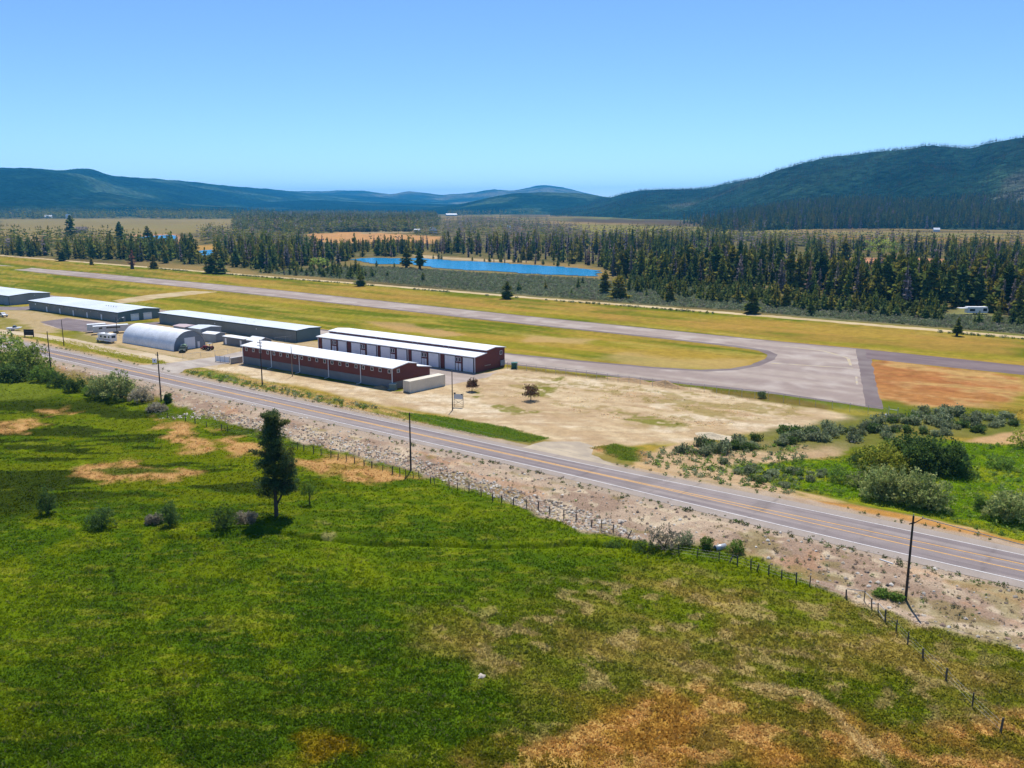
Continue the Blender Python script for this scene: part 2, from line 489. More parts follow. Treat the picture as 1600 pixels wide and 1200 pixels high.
    f0 = L(f0, g(206, 178, 122), mk([(1150, 1068), (1185, 1066), (1262, 1078), (1300, 1102), (1345, 1145), (1420, 1220), (1400, 1220), (1325, 1148), (1285, 1108), (1250, 1086), (1180, 1078)], .35, 1.0, 2) * (.4 + .6 * n3))
    f0 = L(f0, g(36, 54, 14), mk([(168, 880), (178, 880), (188, 930), (180, 930)], .25, 1, 1.5) * .7)
    f0 = L(f0, g(40, 56, 14), mk([(240, 1040), (250, 1040), (310, 1190), (295, 1190)], .3, 1.2, 1.5) * .55)
    f0 = L(f0, g(176, 160, 110), mk([(485, 820), (510, 808), (535, 840), (500, 850)], 1, 1.3, 2) * .5 * sstep(.42, .6, n3))
    ditch = mk([(330, 805), (500, 842), (640, 852), (900, 852), (1000, 848), (1000, 858), (880, 862), (640, 862), (490, 852)], 1, .8, 3)
    f0 = L(f0, g(112, 132, 18), ditch * .7)
    f0 = f0 * (.86 + .28 * n3)[:, None]
    c = L(c, f0, 1 - sstep(-13, -12, off))
    # embankment of the highway
    em = L(g(198, 174, 148), g(172, 146, 124), sstep(.36, .6, n2)); em = L(em, g(220, 200, 168), sstep(.54, .7, n3) * .8)
    em = L(em, g(200, 150, 110), sstep(.6, .7, fbm(S / 7, T / 3, 58)) * .45); em = L(em, g(134, 124, 60), sstep(.6, .7, fbm(S / 5, T / 3, 59)) * .5)
    c = L(c, em, mk(BANK, .9, 1.0, 3))
    c = L(c, L(g(120, 118, 40), g(152, 130, 76), n2), mk([(-200, 520), (60, 566), (150, 590), (235, 612), (250, 632), (190, 620), (90, 592), (-200, 560)], 1, .8, 4) * .8)
    # gravel shoulders
    sh = np.clip(sstep(-9.4, -7.2, off + 1.0 * (n3 - .5)) * (1 - sstep(8.2, 9.2, off + 1.5 * (n3 - .5))) , 0, 1) * (1 - sstep(7.0, 7.4, off) * (1 - sstep(-70, -40, S)))
    c = L(c, L(g(196, 178, 158), g(176, 156, 134), n3), sh * sstep(-9.4, -8.0, off) * .85)
    return np.clip(c, 0.004, .9)


LOT = [(318, 580), (380, 567), (470, 588), (620, 612), (690, 600), (790, 574), (850, 583), (1000, 599), (1080, 606), (1200, 628), (1290, 642), (1345, 656), (1290, 664), (1190, 678), (1040, 694), (975, 697), (928, 700), (905, 712), (850, 690), (720, 655), (600, 634), (470, 602)]
BANK = [(-200, 530), (60, 558), (240, 597), (560, 671), (860, 741), (1300, 846), (1600, 919), (1800, 965), (1800, 1085), (1600, 1018), (1500, 992), (1420, 968), (1330, 936), (1200, 880), (1130, 852), (1000, 845), (900, 826), (760, 772), (640, 735), (540, 708), (440, 682), (330, 652), (270, 630), (200, 612), (60, 574), (-200, 545)]
SAGE = [(400, 428), (560, 416), (640, 419), (760, 427), (930, 436), (1000, 448), (1100, 450), (1200, 462), (1330, 476), (1460, 492), (1600, 498), (1750, 510), (1750, 534), (1600, 522), (1200, 489), (800, 459), (560, 438), (420, 427)]
# where pines stand, as the foot of the trees shows: (outline, number, mean height, share of dead ones, share of young ones)
FOREST = [
    ([(-350, 366), (60, 374), (200, 378), (420, 386), (420, 422), (300, 414), (200, 408), (100, 405), (0, 399), (-350, 378)], 1700, 15, .06, .14),
    ([(300, 364), (420, 358), (560, 366), (650, 384), (660, 402), (545, 402), (560, 416), (420, 426), (380, 405), (330, 388)], 1300, 14, .24, .08),
    ([(400, 426), (560, 414), (620, 416), (610, 434), (560, 437), (430, 429)], 110, 8, .02, .7),
    ([(380, 337), (520, 334), (680, 337), (690, 352), (640, 362), (470, 363), (360, 356)], 9000, 19, .14, .02),
    ([(640, 352), (740, 342), (860, 350), (960, 372), (950, 420), (930, 416), (840, 408), (760, 404), (690, 400), (650, 392)], 1500, 14, .5, .06),
    ([(660, 402), (760, 406), (930, 418), (925, 422), (760, 409), (660, 405)], 70, 6, .2, .6),
    ([(950, 372), (1080, 372), (1240, 392), (1400, 398), (1850, 402), (1850, 520), (1600, 497), (1500, 482), (1420, 478), (1300, 468), (1200, 455), (1060, 446), (960, 436), (940, 416)], 2500, 14.5, .24, .12),
    ([(1240, 414), (1480, 416), (1640, 420), (1640, 480), (1460, 466), (1300, 456), (1230, 440)], 420, 13, .04, 0),
    ([(950, 433), (1060, 440), (1180, 452), (1280, 470), (1420, 480), (1600, 498), (1600, 512), (1400, 496), (1250, 484), (1100, 470), (980, 455)], 620, 6.5, 0, .8),
    ([(640, 420), (760, 428), (930, 440), (1000, 452), (1180, 476), (1000, 470), (800, 455), (640, 440)], 26, 4.5, 0, .9),
    ([(1000, 365), (1240, 372), (1620, 385), (1620, 397), (1400, 394), (1100, 380)], 900, 13, .35, .1),
    ([(1130, 350), (1250, 347), (1250, 356), (1140, 360)], 220, 15, .5, 0),
    ([(-60, 331), (120, 333), (420, 338), (430, 343), (200, 341), (0, 342), (-60, 340)], 4200, 25, .02, 0),
    ([(900, 330), (1010, 331), (1070, 337), (1060, 341), (980, 338), (900, 334)], 500, 24, .02, 0),
    ([(700, 334), (860, 332), (860, 335), (700, 337)], 500, 20, .1, 0),
    ([(1170, 334), (1240, 333), (1240, 346), (1180, 344)], 260, 20, .1, 0),
]
FLOOR = [q[0] for q in FOREST if q[1] > 250]
POND = [(605, 404), (650, 403.5), (690, 406.5), (760, 410), (850, 415.5), (938, 422.5), (934, 432.5), (850, 429), (760, 423.5), (690, 419.5), (655, 414), (612, 411.5)]
PONDS = [POND, [(550, 405), (585, 403), (640, 405), (640, 413), (600, 413), (560, 409)], [(213, 371), (262, 367.5), (276, 369), (275, 377), (240, 380), (228, 374)], [(312, 392), (331, 390.5), (333, 400), (316, 400)]]
CLEAR = [([(480, 366), (560, 362), (690, 370), (680, 380), (560, 380), (490, 378)], (206, 156, 100)), ([(1200, 408), (1300, 404), (1400, 403), (1480, 405), (1470, 413), (1360, 414), (1220, 413)], (210, 152, 112)),
         ([(205, 367), (278, 366), (285, 380), (230, 382)], (200, 150, 112)), ([(300, 384), (335, 382), (336, 392), (310, 392)], (190, 150, 80)), ([(640, 397), (700, 402), (760, 405), (840, 410), (760, 408), (660, 403)], (206, 182, 142)),
         ([(30, 372), (75, 371), (72, 378), (40, 377)], (190, 160, 120)), ([(1485, 482), (1550, 482), (1560, 503), (1485, 503)], (150, 150, 96)), ([(1240, 365), (1400, 369), (1620, 374), (1620, 384), (1440, 380), (1250, 374)], (150, 124, 66)), ([(560, 360), (640, 360), (645, 364), (565, 365)], (170, 150, 110))]

Vg = np.stack([S, T, Zg], 1)
i = np.arange(nr - 1)[:, None] * na; j = np.arange(na)[None, :]; j2 = (j + 1) % na
Fg = np.stack([i + j, i + j2, i + na + j2, i + na + j], -1).reshape(-1, 4)
M_ground = mat('ground_soil_and_grass', None, rough=1, spec=0, grains=[(.55, .12, 4), (5.0, .30, 4)], bump=(3.5, .6, .12))
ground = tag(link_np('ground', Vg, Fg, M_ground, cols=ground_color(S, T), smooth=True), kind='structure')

# ---- paved and gravelled sheets
TONE = np.array([.99, .955, .865])
M_sheet = mat('paving', None, rough=.95, spec=.03, grains=[(.35, .07, 4), (7.0, .10, 3)], bump=(9, .25, .02))
M_paint = mat('road_paint', None, rough=.6, spec=.3, grains=[(3.0, .16, 4)])


def strip(name, s0, s1, step, lo, hi, z, colf, m, nt=14, parent=None):
    """sheet between two curves lo(s) and hi(s)"""
    ss = np.arange(s0, s1 + step, step); q = np.linspace(0, 1, nt)
    A, B = np.meshgrid(ss, q, indexing='ij')
    tt = lo(A) * (1 - B) + hi(A) * B
    V = np.stack([A, tt, np.full(A.shape, z)], -1).reshape(-1, 3)
    a, b = A.shape; i = np.arange(a - 1)[:, None] * b; j = np.arange(b - 1)[None]
    Fq = np.stack([i + j, i + b + j, i + b + j + 1, i + j + 1], -1).reshape(-1, 4)
    return link_np(name, V, Fq, m, parent, cols=colf(V[:, 0], V[:, 1]))


def hw(s):
    return 5.25 + 1.7 * sstep(-95, -30, s)


def hwl(s):                                       # edge lines
    return 3.35 + 1.3 * sstep(-90, -25, s)


def hwy_col(s, t):
    o = t - road_c(s); e = hwl(s)
    n = fbm(s / 30, t / .8, 61); n2 = fbm(s / 2.5, t / 2.5, 62)
    c = L(C(170, 161, 163)[None] * np.ones((len(s), 1)), C(152, 143, 148)[None], sstep(.4, .62, n))
    inner = 1 - sstep(.0, .35, np.abs(o) - e)
    c = L(L(C(186, 176, 172)[None] * np.ones((len(s), 1)), C(172, 162, 158)[None], n2), c, inner)
    lane = np.abs(np.abs(o) - e * .52)
    c = c * (1 - .10 * np.exp(-((lane - .85) / .38) ** 2) + .05 * np.exp(-(lane / .4) ** 2))[:, None]
    patch = sstep(-69.5, -69.0, s - .2 * o) * (1 - sstep(-65.5, -65.0, s - .2 * o)) * sstep(-4.6, -4.3, o) + sstep(-48.0, -47.8, s) * (1 - sstep(-45.5, -45.3, s)) * sstep(-1.5, -1.2, o) * (1 - sstep(4.6, 4.8, o))
    c = L(c, C(146, 138, 140)[None], np.clip(patch, 0, 1) * .55)
    crack = np.zeros(len(s))
    for k in range(46):
        sc = -8 - k * 9.7 + 3 * math.sin(k * 2.3)
        crack = np.maximum(crack, np.exp(-((s - sc - .35 * (fbm(t * .5, s * 0 + k, 63) - .5) * 4) / .16) ** 2) * (.25 + .5 * ((k * 37) % 10) / 10))
    c = L(c, C(104, 98, 100)[None], crack * .6)
    return c * (.95 + .1 * n2)[:, None] * TONE


highway = tag(strip('highway', -900, 240, .45, lambda s: road_c(s) - hw(s), lambda s: road_c(s) + hw(s), .03, hwy_col, M_sheet, 44), kind='structure')


def paint(name, offf, w, rgb, s0=-900, s1=240, z=.045, wear=.15, dash=None):
    def cf(s, t):
        n = fbm(s / 1.3, t * 4, 71)
        return L(C(*rgb)[None] * np.ones((len(s), 1)), C(168, 158, 158)[None], sstep(.5, .7, n) * wear)
    return strip(name, s0, s1, .8, lambda s: road_c(s) + offf(s) - w / 2, lambda s: road_c(s) + offf(s) + w / 2, z, cf, M_paint, 2, highway)


gapf = lambda s: .17 + 1.05 * sstep(-72, -12, s)
paint('edge_line', lambda s: hwl(s), .16, (250, 246, 240))
paint('edge_line', lambda s: -hwl(s), .19, (250, 246, 240))
paint('yellow_centre_line', lambda s: gapf(s) + .02, .20, (255, 190, 84))
paint('yellow_centre_line', lambda s: -gapf(s) - .02, .20, (255, 190, 84))


def polysheet(name, pts, z, colf, step=1.0, soft=0, m=None, world=False):
    """irregular sheet cut on a grid with its border following the outline"""
    q = np.array(pts, float) if world else P2(pts)
    # cut outline densely and fill by ear clipping
    import mathutils
    from mathutils.geometry import delaunay_2d_cdt
    b = []
    for k in range(len(q)):
        a0, a1 = q[k], q[(k + 1) % len(q)]
        n = max(1, int(np.hypot(*(a1 - a0)) / step))
        for e in range(n):
            p = a0 + (a1 - a0) * e / n
            w = soft * (vnoise(p[0] / 1.7, p[1] / 1.7, 81) - .5)
            b.append((p[0] + w, p[1] + w))
    nb = len(b)
    xs = np.arange(q[:, 0].min(), q[:, 0].max(), step); ys = np.arange(q[:, 1].min(), q[:, 1].max(), step)
    X, Y = np.meshgrid(xs, ys); X = X.ravel(); Y = Y.ravel()
    ok = sdist(np.array(b), X, Y) > step * .4
    pts2 = [mathutils.Vector(p) for p in b] + [mathutils.Vector((float(x), float(y))) for x, y in zip(X[ok], Y[ok])]
    r = delaunay_2d_cdt(pts2, [(k, (k + 1) % nb) for k in range(nb)], [], 1, 1e-4)
    V = np.array([(p[0], p[1], z) for p in r[0]]); Ft = np.array(r[2])
    a, bb, cc = V[Ft[:, 0]], V[Ft[:, 1]], V[Ft[:, 2]]
    fl = ((bb - a)[:, 0] * (cc - a)[:, 1] - (bb - a)[:, 1] * (cc - a)[:, 0]) < 0
    Ft[fl] = Ft[fl][:, ::-1]
    return tag(link_np(name, V, Ft, m or M_sheet, cols=colf(V[:, 0], V[:, 1])), kind='structure')


def two(c1, c2, sx=6, sy=2, seed=5, lo=.38, hi=.62):
    return lambda s, t: TONE * L(C(*c1)[None] * np.ones((len(s), 1)), C(*c2)[None], sstep(lo, hi, fbm(s / sx, t / sy, seed)))


polysheet('gravel_road', [(-160, 496), (0, 514.5), (60, 521), (112, 529), (165, 540), (240, 552), (300, 563), (345, 568), (335, 578), (290, 571), (230, 561), (160, 549), (100, 535), (55, 526), (0, 521.5), (-160, 506)], .012, two((222, 206, 180), (206, 186, 156), 9, 1.5), 1.5, .8)
polysheet('driveway', [(205, 572), (262, 567.5), (298, 563), (345, 556), (376, 549), (398, 560), (372, 566), (320, 573), (290, 577), (279, 584.5)], .02, two((204, 196, 190), (186, 176, 172), 5, 2), 1.2, .3)
polysheet('driveway', [(812, 700), (850, 690), (905, 690), (932, 700), (925, 710), (960, 726), (990, 735), (900, 716.5)], .02, two((212, 198, 178), (190, 178, 164), 4, 2), 1.0, .6)
polysheet('forecourt', [(672, 604), (692, 585.5), (743, 584.4), (776, 582), (760, 590), (730, 596), (694, 603)], .016, two((196, 184, 180), (178, 166, 160), 5, 2), 1.2, .8)
polysheet('forecourt', [(345, 556), (376, 549), (520, 551), (690, 576), (744, 583.6), (690, 595), (560, 578), (400, 552)], .014, two((190, 180, 178), (176, 164, 160), 5, 2), 1.5, .4)
polysheet('apron', [(65, 507), (118, 498), (186, 503.5), (170, 515), (100, 515)], .014, two((206, 190, 178), (196, 178, 162), 7, 2), 1.5, .4)
polysheet('apron', [(62, 503), (105, 497), (180, 508), (260, 502), (262, 505), (180, 517), (150, 520), (100, 515.5), (66, 504.5)], .022, two((150, 140, 146), (138, 128, 134), 7, 2), 1.5, .4)
polysheet('apron', [(-120, 470), (0, 479), (30, 479.5), (92, 476), (95, 480), (48, 485), (0, 484.5), (-120, 476)], .014, two((156, 148, 152), (146, 136, 138), 7, 2), 2, .4)
polysheet('dirt_road', [(175, 469.5), (230, 461), (300, 454.5), (340, 456), (316, 459), (250, 466), (212, 472), (190, 474)], .014, two((214, 196, 160), (198, 176, 136), 9, 3), 2, 1.5)

RW = [(-1500, 328), (-720, 306), (-406, 304), (-220, 292.3), (-108, 287.2), (-79.5, 287.2), (-53.5, 205.0), (-76, 207.6), (-111, 203.6), (-151, 200.4), (-330, 203.5), (-480, 207), (-480, 217), (-330, 214.5), (-161, 212.5), (-139, 214.6), (-113, 218.5), (-101, 222.5), (-95, 230), (-92.5, 240), (-93.0, 253), (-95.5, 262), (-101, 268), (-112, 270.8), (-137, 272.3), (-207, 274.5), (-298, 279), (-431, 285.2), (-676, 288.5), (-1500, 308)]


def rw_col(s, t):
    c = two((190, 180, 182), (172, 160, 164), 40, 2.5, 7)(s, t)
    c = L(c, C(208, 198, 194)[None], sstep(.55, .68, fbm(s / 6, t / 6, 72)) * .6)
    # dark unpaved-looking border of fresh seal along the inside of the turn
    return c * (.95 + .1 * fbm(s / 3, t / 1.5, 73))[:, None] * TONE


dark = two((150, 140, 142), (136, 124, 128), 12, 2, 9)
polysheet('runway_shoulder', [(-1500, 330), (-720, 308), (-406, 305.8), (-220, 293.8), (-108, 288.6), (-76, 289), (-49.6, 204.2), (-76, 205.4), (-111, 201.6), (-151, 198.6), (-300, 201.2), (-300, 216.4), (-161, 214.4), (-139, 216.6), (-114, 220.8), (-103.5, 224.4), (-97.4, 231), (-95.2, 240), (-95.6, 252), (-98, 260), (-103, 265.6), (-112, 268.2), (-137, 269.9), (-207, 272.2), (-298, 276.8), (-431, 283.2), (-676, 286.5), (-1500, 306)], .012, dark, 3, .5, world=True)
runway = polysheet('runway', RW, .03, rw_col, 2.5, .3, world=True)
polysheet('runway_extension', [(-77.0, 288.6), (-71.5, 270.9), (-30, 269.6), (130, 264), (130, 281), (-32, 285.6)], .022, two((146, 132, 136), (132, 118, 124), 20, 2.5, 9), 2.0, .5, world=True)
wht = two((214, 202, 190), (190, 178, 174), 3, 1, 4)
yel = two((208, 190, 150), (190, 178, 166), 3, 1, 4)
for nm, pts, cf in (('taxi_line', [(-100, 279.6), (-86, 277.5), (-76, 269), (-71.5, 256), (-72.1, 255.8), (-76.8, 268.4), (-86.5, 276.7), (-100, 278.8)], yel), ('hold_line', [(-91.5, 246.6), (-70.2, 252.8), (-70.0, 251.9), (-91.3, 245.7)], yel),
                    ('taxi_line', [(-66, 240), (-62.6, 229), (-62.1, 229.1), (-65.5, 240.1)], yel)):
    polysheet(nm, pts, .045, cf, 1.0, 0, M_paint, world=True)
DR = [(-1500, 380.5), (-760, 362.5), (-470, 358), (-390, 358.2), (-264, 353.6), (-194, 353.6), (-133, 352.2), (-83, 349.8), (-40, 348.4), (120, 344)]
polysheet('dirt_road', [(a, b - 3.0) for a, b in DR] + [(a, b + 3.4) for a, b in DR[::-1]], .012, two((226, 206, 168), (208, 186, 146), 12, 1.5, 8), 2.5, 1.6, world=True)

# ---- ponds of the valley
M_water = None
m, nt, out = newmat('pond_water')
b = nt.nodes.new('ShaderNodeBsdfPrincipled'); b.inputs['Base Color'].default_value = (.0, .20, .40, 1)
b.inputs['Roughness'].default_value = .18; b.inputs['IOR'].default_value = 1.33; b.inputs['Specular IOR Level'].default_value = .22
g = nt.nodes.new('ShaderNodeNewGeometry'); n = nt.nodes.new('ShaderNodeTexNoise'); n.inputs['Scale'].default_value = .5; n.inputs['Detail'].default_value = 4
bp = nt.nodes.new('ShaderNodeBump'); bp.inputs['Strength'].default_value = 1.0; bp.inputs['Distance'].default_value = .9
nt.links.new(g.outputs['Position'], n.inputs['Vector']); nt.links.new(n.outputs['Fac'], bp.inputs['Height']); nt.links.new(bp.outputs['Normal'], b.inputs['Normal'])
nt.links.new(b.outputs[0], out.inputs['Surface']); M_water = m
for q in PONDS:
    w = P2(q)
    zt = float(hgt(w[:, 0], w[:, 1]).max()) + .25
    polysheet('pond', q, zt, two((20, 120, 170), (20, 120, 170)), 5, 9, M_water)

# ---- hills round the valley
M_hill = mat('forested_hillside', None, rough=1, spec=0, grains=[(.006, .35, 4), (.04, .75, 5)], bump=(.035, 1.0, 26))


def hill(name, ridge, dist, front, cols, bare, gully=.22, nc=420, nrw=70, seed=0, tree=0, base_z=-8, patch=500.):
    """ridge: outline as seen; dist: metres to the crest at each outline point; front: how far its foot lies before the crest"""
    px = np.array([p[0] for p in ridge], float); py = np.array([p[1] for p in ridge], float); ds = np.array(dist, float) if hasattr(dist, '__len__') else np.full(len(px), float(dist))
    ds = ds * .62; front = front * .7; x = np.linspace(px[0], px[-1], nc); yy = np.interp(x, px, py)
    # round the corners of the outline
    k = np.hanning(9); k /= k.sum(); yy = np.convolve(np.pad(yy, 4, 'edge'), k, 'valid')
    dd = np.interp(x, px, ds)
    q = np.concatenate([np.linspace(0, 1, nrw), np.linspace(1, 1.6, 14)[1:]])
    V = np.zeros((len(q), nc, 3))
    for i in range(nc):
        dx, dy, dz = ray(x[i], yy[i]); h = math.hypot(dx, dy)
        zr = H + dz / h * dd[i]
        r = dd[i] - front * (1 - q)
        V[:, i, 0] = dx / h * r; V[:, i, 1] = dy / h * r; V[:, i, 2] = zr
    zr = V[:, :, 2].copy(); Q = q[:, None] * np.ones((1, nc))
    prof = np.where(Q < 1, np.sin(np.clip(Q, 0, 1) * math.pi / 2) ** 1.25, np.cos(np.clip((Q - 1) / .6, 0, 1) * math.pi / 2) ** 1.2)
    wl = front / 3.0
    sp = fbm(V[:, :, 0] / wl, V[:, :, 1] / wl, 90 + seed, 5) - .5
    edge = np.clip(Q, 0, 1) * np.clip(1 - Q, 0, 1) * 4
    V[:, :, 2] = base_z + (zr - base_z) * (prof * (1 + gully * 2 * sp * edge) ) + (fbm(V[:, :, 0] / 90, V[:, :, 1] / 90, 95 + seed, 3) - .5) * (zr - base_z) * .05
    n = fbm(V[:, :, 0] / patch, V[:, :, 1] / patch, 97 + seed, 5)
    c0 = np.array(cols[0]); c1 = np.array(cols[1]); cb = np.array(bare)
    c = L(c0[None, None] * np.ones((len(q), nc, 1)), c1, sstep(.35, .6, n)); c = L(c, cb, sstep(.57, .66, n) * .85)
    a, b2 = len(q), nc; i = np.arange(a - 1)[:, None] * b2; j = np.arange(b2 - 1)[None]
    Fq = np.stack([i + j, i + j + 1, i + b2 + j + 1, i + b2 + j], -1).reshape(-1, 4)
    o = tag(link_np(name, V.reshape(-1, 3), Fq, M_hill, cols=c.reshape(-1, 3), smooth=True), kind='structure')
    return o, V, q


DK = (.006, .022, .018); DK2 = (.013, .036, .020)
hill('hills', [(-500, 262), (-250, 262), (0, 263), (60, 265), (100, 270), (140, 267.5), (180, 276), (240, 280), (300, 286), (380, 292), (440, 297), (480, 302), (560, 306), (700, 316)], [11000] * 5 + [11500, 12000, 12500, 13000, 14000, 15000, 15500, 16000, 17000], 4500, (DK, (.014, .040, .024)), (.05, .085, .055), .5, seed=1, patch=330)
hill('hills', [(-500, 276), (-200, 284), (0, 289), (50, 290), (120, 296), (170, 303), (220, 311), (300, 319), (380, 324)], 8200, 2000, (DK, (.02, .04, .02)), (.04, .06, .035), .4, seed=2, patch=260)
hill('hills', [(380, 303), (440, 301), (500, 301), (530, 299), (570, 299), (610, 304), (640, 301), (690, 306), (740, 303), (770, 298), (800, 299), (850, 292), (880, 295), (930, 305), (1000, 320)], 21000, 7000, (DK2, (.05, .065, .035)), (.14, .14, .09), .6, seed=3, patch=450)
hill('hills', [(250, 322), (330, 318.5), (420, 315), (500, 312.5), (560, 316), (680, 319), (800, 320), (900, 323)], 11500, 2600, (DK, DK), (.03, .05, .025), .15, seed=4)
hill('hills', [(660, 327), (720, 319), (760, 311), (800, 304), (850, 301.5), (900, 303.5), (960, 309), (1010, 316), (1100, 327)], 9800, 2800, (DK, DK2), (.05, .08, .045), .45, seed=5, patch=300)
HB, VB, qB = hill('hills', [(860, 328), (920, 317), (960, 306.5), (1000, 297), (1060, 296), (1100, 295), (1150, 284.5), (1200, 276.5), (1250, 268), (1300, 262), (1350, 258.5), (1400, 253), (1440, 246), (1480, 245), (1520, 249), (1560, 240), (1600, 231), (1750, 222), (2100, 222)], [8200, 8000, 7600, 7200, 7000, 6800, 6600, 6400, 6200, 6100, 6000, 5900, 5800, 5800, 5800, 5700, 5700, 5700, 5700], 2400, ((.013, .032, .020), (.026, .050, .026)), (.075, .075, .055), .5, seed=6, patch=300)
HS, VS, qS = hill('hillside', [(1040, 349), (1110, 344), (1180, 335), (1240, 326), (1300, 319), (1400, 312), (1500, 306), (1600, 299), (1800, 290), (2100, 284)], np.array([2600, 2650, 2700, 2800, 2900, 3000, 3000, 3000, 3000, 3000]) / .62, 1150 / .7, ((.020, .034, .016), (.03, .045, .02)), (.06, .065, .03), .1, seed=7, base_z=-1.5, patch=200)

# ================================================================== VEGETATION
M_leaf = mat('leaves_and_needles', None, transl=.5, objrand=.22, grains=[(1.1, .18, 3)])
M_bark = mat('bark', (.10, .07, .05), rough=.95, spec=.1, grains=[(6, .35, 4)])
M_grass = mat('grass_blades', None, transl=.45)
GREENS = [(.190, .220, .042), (.250, .245, .044), (.140, .185, .050), (.290, .250, .046)]
DEADS = [(.34, .275, .24), (.28, .24, .22), (.36, .25, .19), (.30, .255, .25)]
YOUNG = [(.19, .235, .06), (.22, .24, .056), (.16, .205, .07)]


def conifer(h, r, r_, layers, per, base=.14, shape=.75, tint=(.05, .07, .02), dead=0, trunk=True, tip=1):
    """tree of drooping needle sprays in whorls, foot at the origin; returns verts, tris, colours, and how many tris are trunk"""
    V = []; Fc = []; Cc = []

    def tri(a, b, c, k):
        n = len(V); V.extend((a, b, c)); Fc.append((n, n + 1, n + 2)); Cc.extend((k, k, k))
    nt_ = 0
    if trunk:
        n = 5 if layers > 6 else 3
        rb = max(.011 * h, .07); bk = (.11, .08, .06) if not dead else (.2, .17, .15)
        for i in range(n):
            a0 = 2 * math.pi * i / n; a1 = 2 * math.pi * (i + 1) / n
            p0 = (rb * math.cos(a0), rb * math.sin(a0), -.3); p1 = (rb * math.cos(a1), rb * math.sin(a1), -.3)
            tri(p0, p1, (0, 0, h * .96), bk)
        nt_ = len(Fc)
    tint = np.array(tint)
    lean = (r_.normal() * .02 * h, r_.normal() * .02 * h)
    for l in range(layers):
        u = (l + r_.random() * .6) / layers
        z = h * (base + (1 - base) * u * .97)
        ll = r * (1 - u) ** shape * (.78 + .5 * r_.random()) * (.72 if u < .1 else 1)
        ll = max(ll, .05 * r)
        m = max(3, int(per * (.5 + .6 * (1 - u)) + .5))
        a0 = r_.random() * 6.3
        for k in range(m):
            if r_.random() < (.06 + .4 * dead):
                continue
            a = a0 + 2 * math.pi * k / m + r_.normal() * .25
            le = ll * (.65 + .6 * r_.random())
            w = le * (.34 + .2 * r_.random()) * (1 - .55 * dead)
            up = le * (.18 + .3 * r_.random()) * (1 if u > .45 else -.35 + .6 * r_.random()); th = h / layers * (.65 + .5 * r_.random()) * (1 - .45 * dead)
            ca, sa = math.cos(a), math.sin(a)
            ox, oy = lean[0] * u, lean[1] * u
            f = lambda d, s_, zz: (ox + ca * d - sa * s_, oy + sa * d + ca * s_, z + zz)
            kk = np.clip(tint * (.62 + .75 * r_.random()), 0, 1)
            b0 = f(0, 0, -th * .2); tp = f(le, 0, up); l1 = f(le * .6, w, up * .5 - th * .35); r1 = f(le * .6, -w, up * .5 - th * .35); up1 = f(le * .45, 0, up * .5 + th * .75)
            tri(b0, tp, l1, kk); tri(b0, r1, tp, kk)
            if per > 4:
                tri(l1, tp, up1, kk * 1.1); tri(tp, r1, up1, kk * .95)
                m1 = f(le * .25, w * .7, th * .55); m2 = f(le * .3, -w * .6, -th * .6)
                tri(m1, m2, up1, kk)
    t = (lean[0], lean[1], h)
    for k in range(3):
        a = k * 2.1; b = a + 2.1; rr = r * .09 * (1 - .5 * dead); zz = h * .88
        tri((lean[0] + rr * math.cos(a), lean[1] + rr * math.sin(a), zz), (lean[0] + rr * math.cos(b), lean[1] + rr * math.sin(b), zz), t, tint)
    return np.array(V, float), np.array(Fc, int), np.array(Cc, float), nt_


def tile(name, tmpl, pos, sc, rz, which, tints, m, xy=None):
    """one mesh of many trees or shrubs (used only for masses nobody could count)"""
    VV = []; FF = []; CC = []; n0 = 0
    for k, (V, Fq, Cq) in enumerate(tmpl):
        idx = np.where(which == k)[0]
        if not len(idx):
            continue
        c, s_ = np.cos(rz[idx])[:, None], np.sin(rz[idx])[:, None]
        sx = (sc[idx] * (xy[idx] if xy is not None else 1))[:, None]
        x = (V[None, :, 0] * c - V[None, :, 1] * s_) * sx + pos[idx, 0][:, None]
        y = (V[None, :, 0] * s_ + V[None, :, 1] * c) * sx + pos[idx, 1][:, None]
        z = V[None, :, 2] * sc[idx][:, None] + pos[idx, 2][:, None]
        VV.append(np.stack([x, y, z], -1).reshape(-1, 3))
        CC.append((Cq[None] * tints[idx][:, None, :]).reshape(-1, 3))
        FF.append((Fq[None] + (np.arange(len(idx)) * len(V))[:, None, None] + n0).reshape(-1, 3)); n0 += len(idx) * len(V)
    return link_np(name, np.concatenate(VV), np.concatenate(FF), m, cols=np.concatenate(CC))


def sample(poly, n, r_, gap=0):
    q = poly; out = []
    lo, hi = q.min(0), q.max(0)
    while len(out) < n:
        p = lo + (hi - lo) * r_.random((n * 3, 2))
        p = p[sdist(q, p[:, 0], p[:, 1]) > gap]
        out += list(p)
    return np.array(out[:n])


